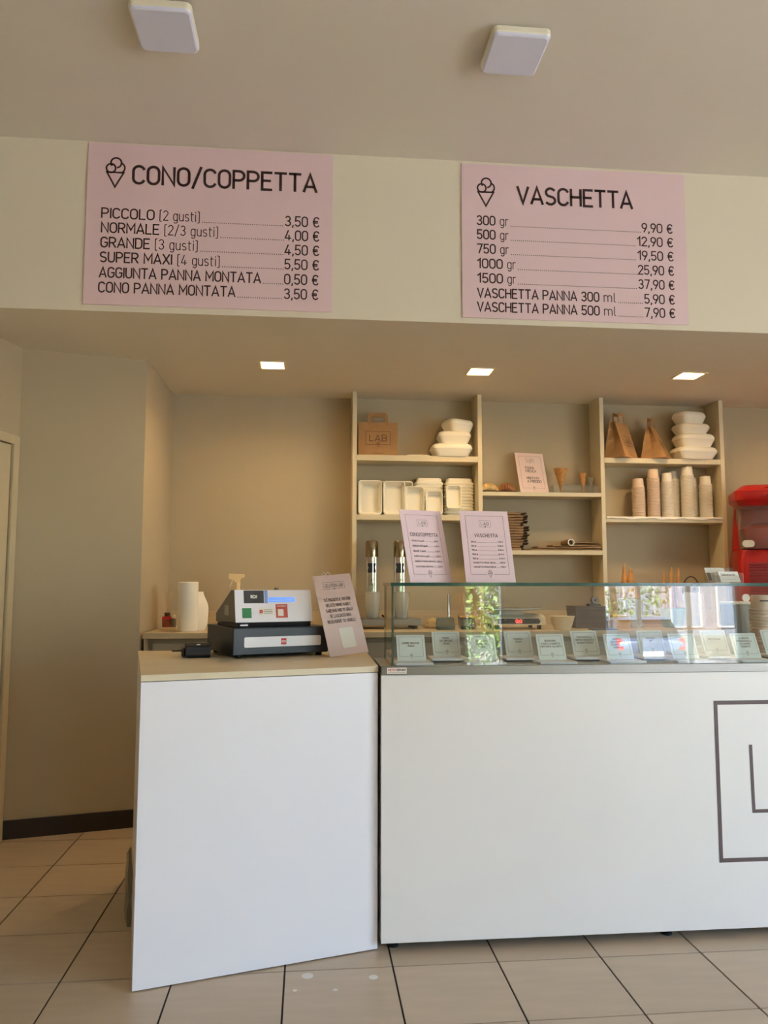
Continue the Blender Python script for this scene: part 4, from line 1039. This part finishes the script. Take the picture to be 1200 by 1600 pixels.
# brown boxes, blue mat, yellow box
BB = M('dark_brown_card', (64, 46, 36), .6, var=.15, scale=16)
for k, (z, w_, h_, x) in enumerate(((0, .20, .052, 1.575), (.052, .20, .045, 1.578), (.097, .195, .032, 1.575))):
    t = thing('chocolate_box', ('lowest dark brown carton in the pile right of the bowl', 'middle dark brown carton in the pile right of the bowl', 'topmost dark brown carton in the pile right of the bowl')[k], 'box', (x, 4.52, WZ+z), group='dark cartons on the worktop')
    MB().box(0, w_, 0, .16, 0, h_-.010).build('box_body', BB, t, bevel=.002)
    MB().box(-.002, w_+.002, -.002, .162, h_-.010, h_).build('lid', BB, t, bevel=.002)
tm = thing('tape_dispenser', 'small dark tape dispenser on top of the brown cartons', 'tape dispenser', (1.675, 4.56, WZ+.129))
MB().box(0, .075, 0, .05, 0, .014).build('base', BLACK, tm, bevel=.003)
MB().lathe([(.010, 0), (.022, 0), (.022, .03), (.010, .03)], 20, cap0=False, cap1=False).build('tape_ring', M('grey_tape', (96, 92, 96), .4), tm, (.045, .04, .036), (rad(90), 0, 0), smooth=40)
tag(MB().loft([rr(.15, .10, .01, 0, 3), rr(.145, .095, .01, .006, 3)]).build('blue_cloth', M('blue_cloth', (52, 66, 104), .8, var=.12), None, (1.68, 4.36, WZ)), 'folded blue cloth at the front of the worktop', 'cloth')
yb2 = thing('yellow_box', 'small yellow cardboard box right of the brown cartons', 'box', (1.79, 4.48, WZ), (0, 0, rad(-12)))
YEL = M('yellow_card', (206, 166, 84), .6, var=.06)
MB().box(0, .10, 0, .10, 0, .075).build('box_body', YEL, yb2, bevel=.002)
MB().box(-.001, .101, -.001, .101, .06, .078).build('lid', YEL, yb2, bevel=.002)

# inverted wafer cones
cg = 0
for k, (x, y, z0, h_, ti) in enumerate(((1.925, 4.62, WZ+.20, .165, 0), (1.952, 4.60, WZ+.20, .14, 0), (1.978, 4.63, WZ+.19, .125, 0))):
    wafer_cone(('left, longest', 'middle', 'right')[k] + ' upturned wafer cone of the three on the cone tray', 'cone', .034, h_+.05, (x, y, WZ+.175), False, group='three upturned cones left of the tote bag')
tr3 = thing('cone_tray', 'clear cylinder carrying the three upturned cones', 'stand', (1.952, 4.615, WZ))
MB().lathe([(.07, 0), (.075, .01), (.075, .17), (.07, .173), (.068, .173), (.068, .012)], 24).build('jar', PLCUP, tr3, smooth=40)
pot = thing('cone_pot', 'pale green pot with upturned cones near the white tote bag', 'pot', (2.215, 4.60, WZ))
MB().lathe([(.055, 0), (.06, .004), (.078, .116), (.074, .116), (.055, .008)], 24).build('pot', M('mint_pot', (150, 176, 160), .4, var=.04), pot, smooth=40)
for k, (ox, oy, hh) in enumerate(((-.05, 0, .215), (-.02, -.03, .225), (.012, .02, .25), (.03, -.025, .24), (.052, .01, .245))):
    wafer_cone(('leftmost', 'second', 'tallest, central', 'fourth', 'rightmost')[k] + ' upturned wafer cone in the green pot', 'cone', .024, hh, (2.215+ox, 4.60+oy, WZ+.118), False, group='upturned cones in the green pot')
tote = thing('tote_bag', 'white paper tote with a brown cord handle behind the cones', 'bag', (2.40, 4.76, WZ), (0, 0, rad(4)))
MB().hexa([(-.09, -.05, 0), (.09, -.05, 0), (.09, .05, 0), (-.09, .05, 0), (-.09, -.03, .21), (.09, -.03, .21), (.09, .03, .21), (-.09, .03, .21)]).build('bag_body', M('white_bag_paper', (206, 198, 184), .7, var=.04), tote, bevel=.003)
m = MB(); m.tube([(-.06, -.032, .20)]+[(.06*cos(a), -.036, .21+.10*sin(a)) for a in [pi-pi*k/10 for k in range(11)]]+[(.06, -.032, .20)], .0045, 8); m.build('cord_handle', M('brown_cord', (74, 48, 34), .7), tote, smooth=50)

# white tub with lid, stack of big cups
tub = thing('canister', 'cloudy grey canister with a white lid, left of the large cup stack', 'canister', (1.903, 3.335, .9155))
MB().lathe([(.058, 0), (.062, .005), (.066, .245), (.063, .245), (.058, .008)], 28).build('canister_body', M('cloudy_grey_plastic', (150, 146, 134), .35, var=.05, trans=.25), tub, smooth=40)
MB().lathe([(.066, .245), (.073, .248), (.073, .256), (.066, .259)], 28).build('lid', PAPER, tub, smooth=40)
m = MB(); m.lathe([(.005, 0), (.017, 0), (.017, .008), (.005, .008)], 18); m.build('lid_tab', PAPER, tub, (.028, -.03, .276), (rad(90), 0, 0), smooth=40)
base = None
for k in range(18):
    if base is None:
        m = MB(); r = .043
        m.lathe([(r-.004, 0), (r+.002, .001), (r+.003, .005), (r+.002, .0085), (r-.005, .010), (r-.0035, .012), (r*.85, .064), (r*.81, .066), (r*.7, .062)], 26)
        base = o = m.build('gelato_cup', CUPP, None, smooth=40)
    else:
        o = base.copy(); COL.objects.link(o)
    o.location = (1.912, 3.16, .9155+k*.0132)
    tag(o, nth('large paper cup in the stack by the grey canister', k, 18), 'paper cup', 'stack of large cups in the case')
m = MB(); l = [[(-.022+.007*q, .004), (-.0175+.007*q, .004)] for q in range(7)]
strokes(m, l, .006, lambda x, z: (.0405*sin(x/.0405), -.0405*cos(x/.0405), .038+z)); m.build('cup_print', INKS, o)

# red slush machine
sl = thing('slush_machine', 'red slush machine with a clear tank at the right end of the worktop', 'slush machine', (2.577, 4.45, WZ), (0, 0, rad(-22)))
DRED = M('dark_red_plastic', (128, 16, 16), .35, var=.06)
MB().box(.02, .40, .03, .44, 0, .05).build('base', BLACK, sl, bevel=.004)
MB().loft([rr(.40, .42, .03, .05, 4, .20, .24), rr(.42, .44, .04, .12, 4, .205, .24), rr(.42, .44, .04, .40, 4, .205, .24), rr(.40, .40, .05, .47, 4, .205, .25)]).build('body', RED, sl, smooth=40)
for k in range(15):
    MB().box(.05, .385, .012, .0215, .15+k*.0165, .15+k*.0165+.008).build('grille_slat', DRED, sl)
MB().loft([rr(.40, .16, .05, .465, 4, .205, .36), rr(.36, .14, .05, .72, 4, .205, .37), rr(.34, .12, .05, .80, 4, .205, .37)]).build('rear_column', RED, sl, smooth=40)
MB().loft([rr(.35, .26, .05, .475, 4, .20, .16), rr(.36, .27, .05, .74, 4, .20, .16)], True, False).build('tank', ACRYL, sl, smooth=40)
MB().loft([rr(.335, .245, .05, .477, 4, .20, .16), rr(.34, .25, .05, .60, 4, .20, .16), rr(.22, .16, .05, .635, 4, .22, .16)]).build('slush', M('red_slush', (120, 26, 20), .3, var=.25, scale=20), sl, smooth=50)
MB().loft([rr(.37, .28, .05, .735, 4, .20, .155), rr(.43, .34, .05, .77, 4, .20, .16), rr(.43, .34, .05, .825, 4, .20, .16), rr(.34, .25, .05, .865, 4, .21, .18)]).build('lid', RED, sl, smooth=40)
MB().loft([rr(.20, .008, .003, .79, 3, .24, -.012), rr(.17, .008, .003, .845, 3, .24, .02)]).build('lid_recess', DRED, sl)
MB().loft([rr(.072, .044, .020, 0), rr(.068, .040, .02, .012)]).build('tap_knob', M('ivory_knob', (206, 196, 178), .4), sl, (.052, .026, .505), (rad(90), 0, 0), smooth=40)
m = MB(); m.tube([(.215, .03, .50), (.215, -.03, .49), (.215, -.035, .44)], .016, 10); m.build('tap', DRED, sl, smooth=40)

# ==================================================================== OUTSIDE, seen only mirrored in the glass
PAVE = M('pavement', (180, 175, 168), .8, var=.08, scale=3)
ROAD = M('asphalt', (120, 120, 122), .85, var=.1, scale=6)
GRASS = M('lawn_green', (166, 172, 116), .9, var=.3, scale=5)
struct(MB().box(-20, 30, -6.0, YF-.2, -.14, -.06).box(XR+.16, 30, YF-.2, 20, -.14, -.06).build('floor_pavement', PAVE))
struct(MB().box(-20, 30, -40, -6.0, -.2, -.12).build('floor_road', ROAD))
lawn = MB().box(-14, 4.6, -20, -7.2, -.12, -.04)
for k in range(5000):
    x = random.uniform(1.2, 4.5); y = random.uniform(-12, -7.25); h_ = random.uniform(.05, .13); a = random.uniform(0, 6.28)
    lawn.add([(x-.012*cos(a), y-.012*sin(a), -.04), (x+.012*cos(a), y+.012*sin(a), -.04), (x+.03*sin(a), y+.03*cos(a), -.04+h_)], [(0, 1, 2)])
o = lawn.build('lawn', GRASS); o['kind'] = 'stuff'; tag(o, 'sunlit lawn outside the doorway, mirrored in the case glass', 'grass')
def shrub(label, x, y, h, r, n, mat, trunk=True, name='garden_shrub', group='shrubs across the lawn'):
    t = thing(name, label, 'shrub', (x, y, -.05), group=group)
    if trunk: MB().tube([(0, 0, 0), (.04, .02, h*.4), (-.03, 0, h*.8)], [r*.08, r*.06, r*.03], 8).build('trunk', M('bark', (96, 76, 58), .9, var=.2), t, smooth=50)
    m = MB()
    for k in range(n):
        a = random.uniform(0, 6.28); b = random.uniform(-1, 1); rr2 = r*random.uniform(.55, 1.0)
        c_ = Vector((rr2*cos(a)*math.sqrt(1-b*b), rr2*sin(a)*math.sqrt(1-b*b), h*.62+rr2*b*h*.55/r))
        if c_.z < .08: continue
        d = Vector((random.uniform(-1, 1), random.uniform(-1, 1), random.uniform(-.6, 1))).normalized(); e = d.cross(Vector((random.uniform(-1, 1), .3, random.uniform(-1, 1)))).normalized()
        s = random.uniform(.06, .12)
        m.add([c_-d*s, c_+e*s*.45, c_+d*s, c_-e*s*.45], [(0, 1, 2, 3)])
    o = m.build('foliage', mat, t); o['kind'] = 'stuff'
    return t
LEAF = M('leaf_green', (112, 138, 74), .5, var=.35, scale=3); LEAF2 = M('leaf_dark_green', (62, 88, 46), .5, var=.35, scale=3)
shrub('broad leafy tree mirrored at the top of the doorway reflection', 3.55, -11.2, 3.2, 1.35, 2600, LEAF)
shrub('dark bush behind the lawn, left in the mirrored doorway', 1.6, -13.8, 2.4, 1.1, 1700, LEAF2)
shrub('round green bush right of the broad leafy tree', 5.0, -14.6, 2.6, 1.2, 1700, LEAF2)
shrub('tall tree behind the parked car, mirrored faintly', 9.8, -19, 4.6, 2.0, 2200, LEAF)
fn = thing('garden_fence', 'pale green slatted fence mirrored beside the bush', 'fence', (2.15, -10.2, -.05))
FNM = M('fence_green', (140, 176, 156), .5, var=.05)
for z in (.25, .95): MB().box(0, 1.0, .02, .05, z, z+.06).build('rail', FNM, fn)
for k in range(9): MB().box(k*.115, k*.115+.07, 0, .02, .04, 1.15).build('slat', FNM, fn)
# pale building with garage-like panels
bd = thing('street_building', 'pale grey building across the street, mirrored above the car', 'building', (6.0, -24, -.12))
BW = M('building_white', (136, 139, 150), .7, var=.03)
MB().box(0, 12, -4, 0, 0, 7).build('wall', BW, bd)
for k in range(6):
    w_ = MB().box(.5+k*1.9, 1.8+k*1.9, 0, .05, 1.2, 2.9).build('window', M('building_frame', (182, 184, 190), .5), bd)
    MB().box(.6+k*1.9, 1.7+k*1.9, .05, .06, 1.3, 2.8).build('pane', M('building_glass', (120, 136, 160), .1), w_)
MB().box(0, 12, 0, .06, 0, .9).build('base_band', M('building_base', (140, 136, 124), .7), bd)
# parked car, tail towards the shop
car = thing('parked_car', 'dark blue hatchback parked outside, mirrored in the case glass', 'car', (7.85, -11.9, -.12), (0, 0, rad(6)))
CARP = M('car_blue', (112, 126, 154), .2, .5, var=.03, coat=1.0)
CGL = M('car_glass', (40, 46, 56), .05, var=.02)
secs = [(0.0, .78, .42, .86, .80), (-.12, .84, .30, .98, .92), (-.9, .86, .26, .96, .96), (-2.0, .86, .26, .94, .94), (-3.2, .85, .26, .90, .90), (-4.0, .80, .28, .78, .78), (-4.15, .7, .4, .66, .66)]
lo = []
for (y, hw_, zb, zt, zt2) in secs:
    lo.append([(-hw_, y, zb+.1), (-hw_*.9, y, zb), (hw_*.9, y, zb), (hw_, y, zb+.1), (hw_, y, zt-.1), (hw_*.9, y, zt), (-hw_*.9, y, zt), (-hw_, y, zt-.1)])
MB().loft(lo).build('body', CARP, car, smooth=50)
lo = [[(-hw_, y, .9), (hw_, y, .9), (hw_*.78, y2, zt), (-hw_*.78, y2, zt)] for (y, hw_, y2, zt) in ((-.1, .78, -.42, 1.4), (-2.7, .78, -2.0, 1.42))]
m = MB(); m.add(lo[0]+lo[1], [(0, 1, 2, 3), (7, 6, 5, 4), (0, 3, 7, 4), (1, 5, 6, 2), (3, 2, 6, 7)]); m.build('cabin_glass', CGL, car, smooth=30)
MB().hexa([(-.63, -2.05, 1.40), (.63, -2.05, 1.40), (.63, -.34, 1.39), (-.63, -.34, 1.39), (-.56, -1.95, 1.47), (.56, -1.95, 1.47), (.56, -.4, 1.46), (-.56, -.4, 1.46)]).build('roof', CARP, car, bevel=.02)
for s in (-1, 1):
    MB().hexa([(s*.70-.07, -.16, .72), (s*.70+.07, -.16, .72), (s*.70+.07, .02, .70), (s*.70-.07, .02, .70), (s*.72-.06, -.2, .98), (s*.72+.06, -.2, .98), (s*.72+.06, -.04, .95), (s*.72-.06, -.04, .95)]).build('tail_light', M('tail_light_red', (206, 44, 40), .2, var=.05), car, bevel=.01)
    for y in (-.75, -3.25):
        MB().lathe([(.16, -.1), (.30, -.1), (.32, -.06), (.32, .06), (.30, .1), (.16, .1)], 24).build('wheel', BLACK, car, (s*.78, y, .32), (0, rad(90), 0), smooth=40)
MB().box(-.26, .26, -.005, .02, .56, .67).build('number_plate', PAPER, car)
MB().box(-.78, .78, -.05, .06, .34, .46).build('bumper', BLACK, car, bevel=.02)
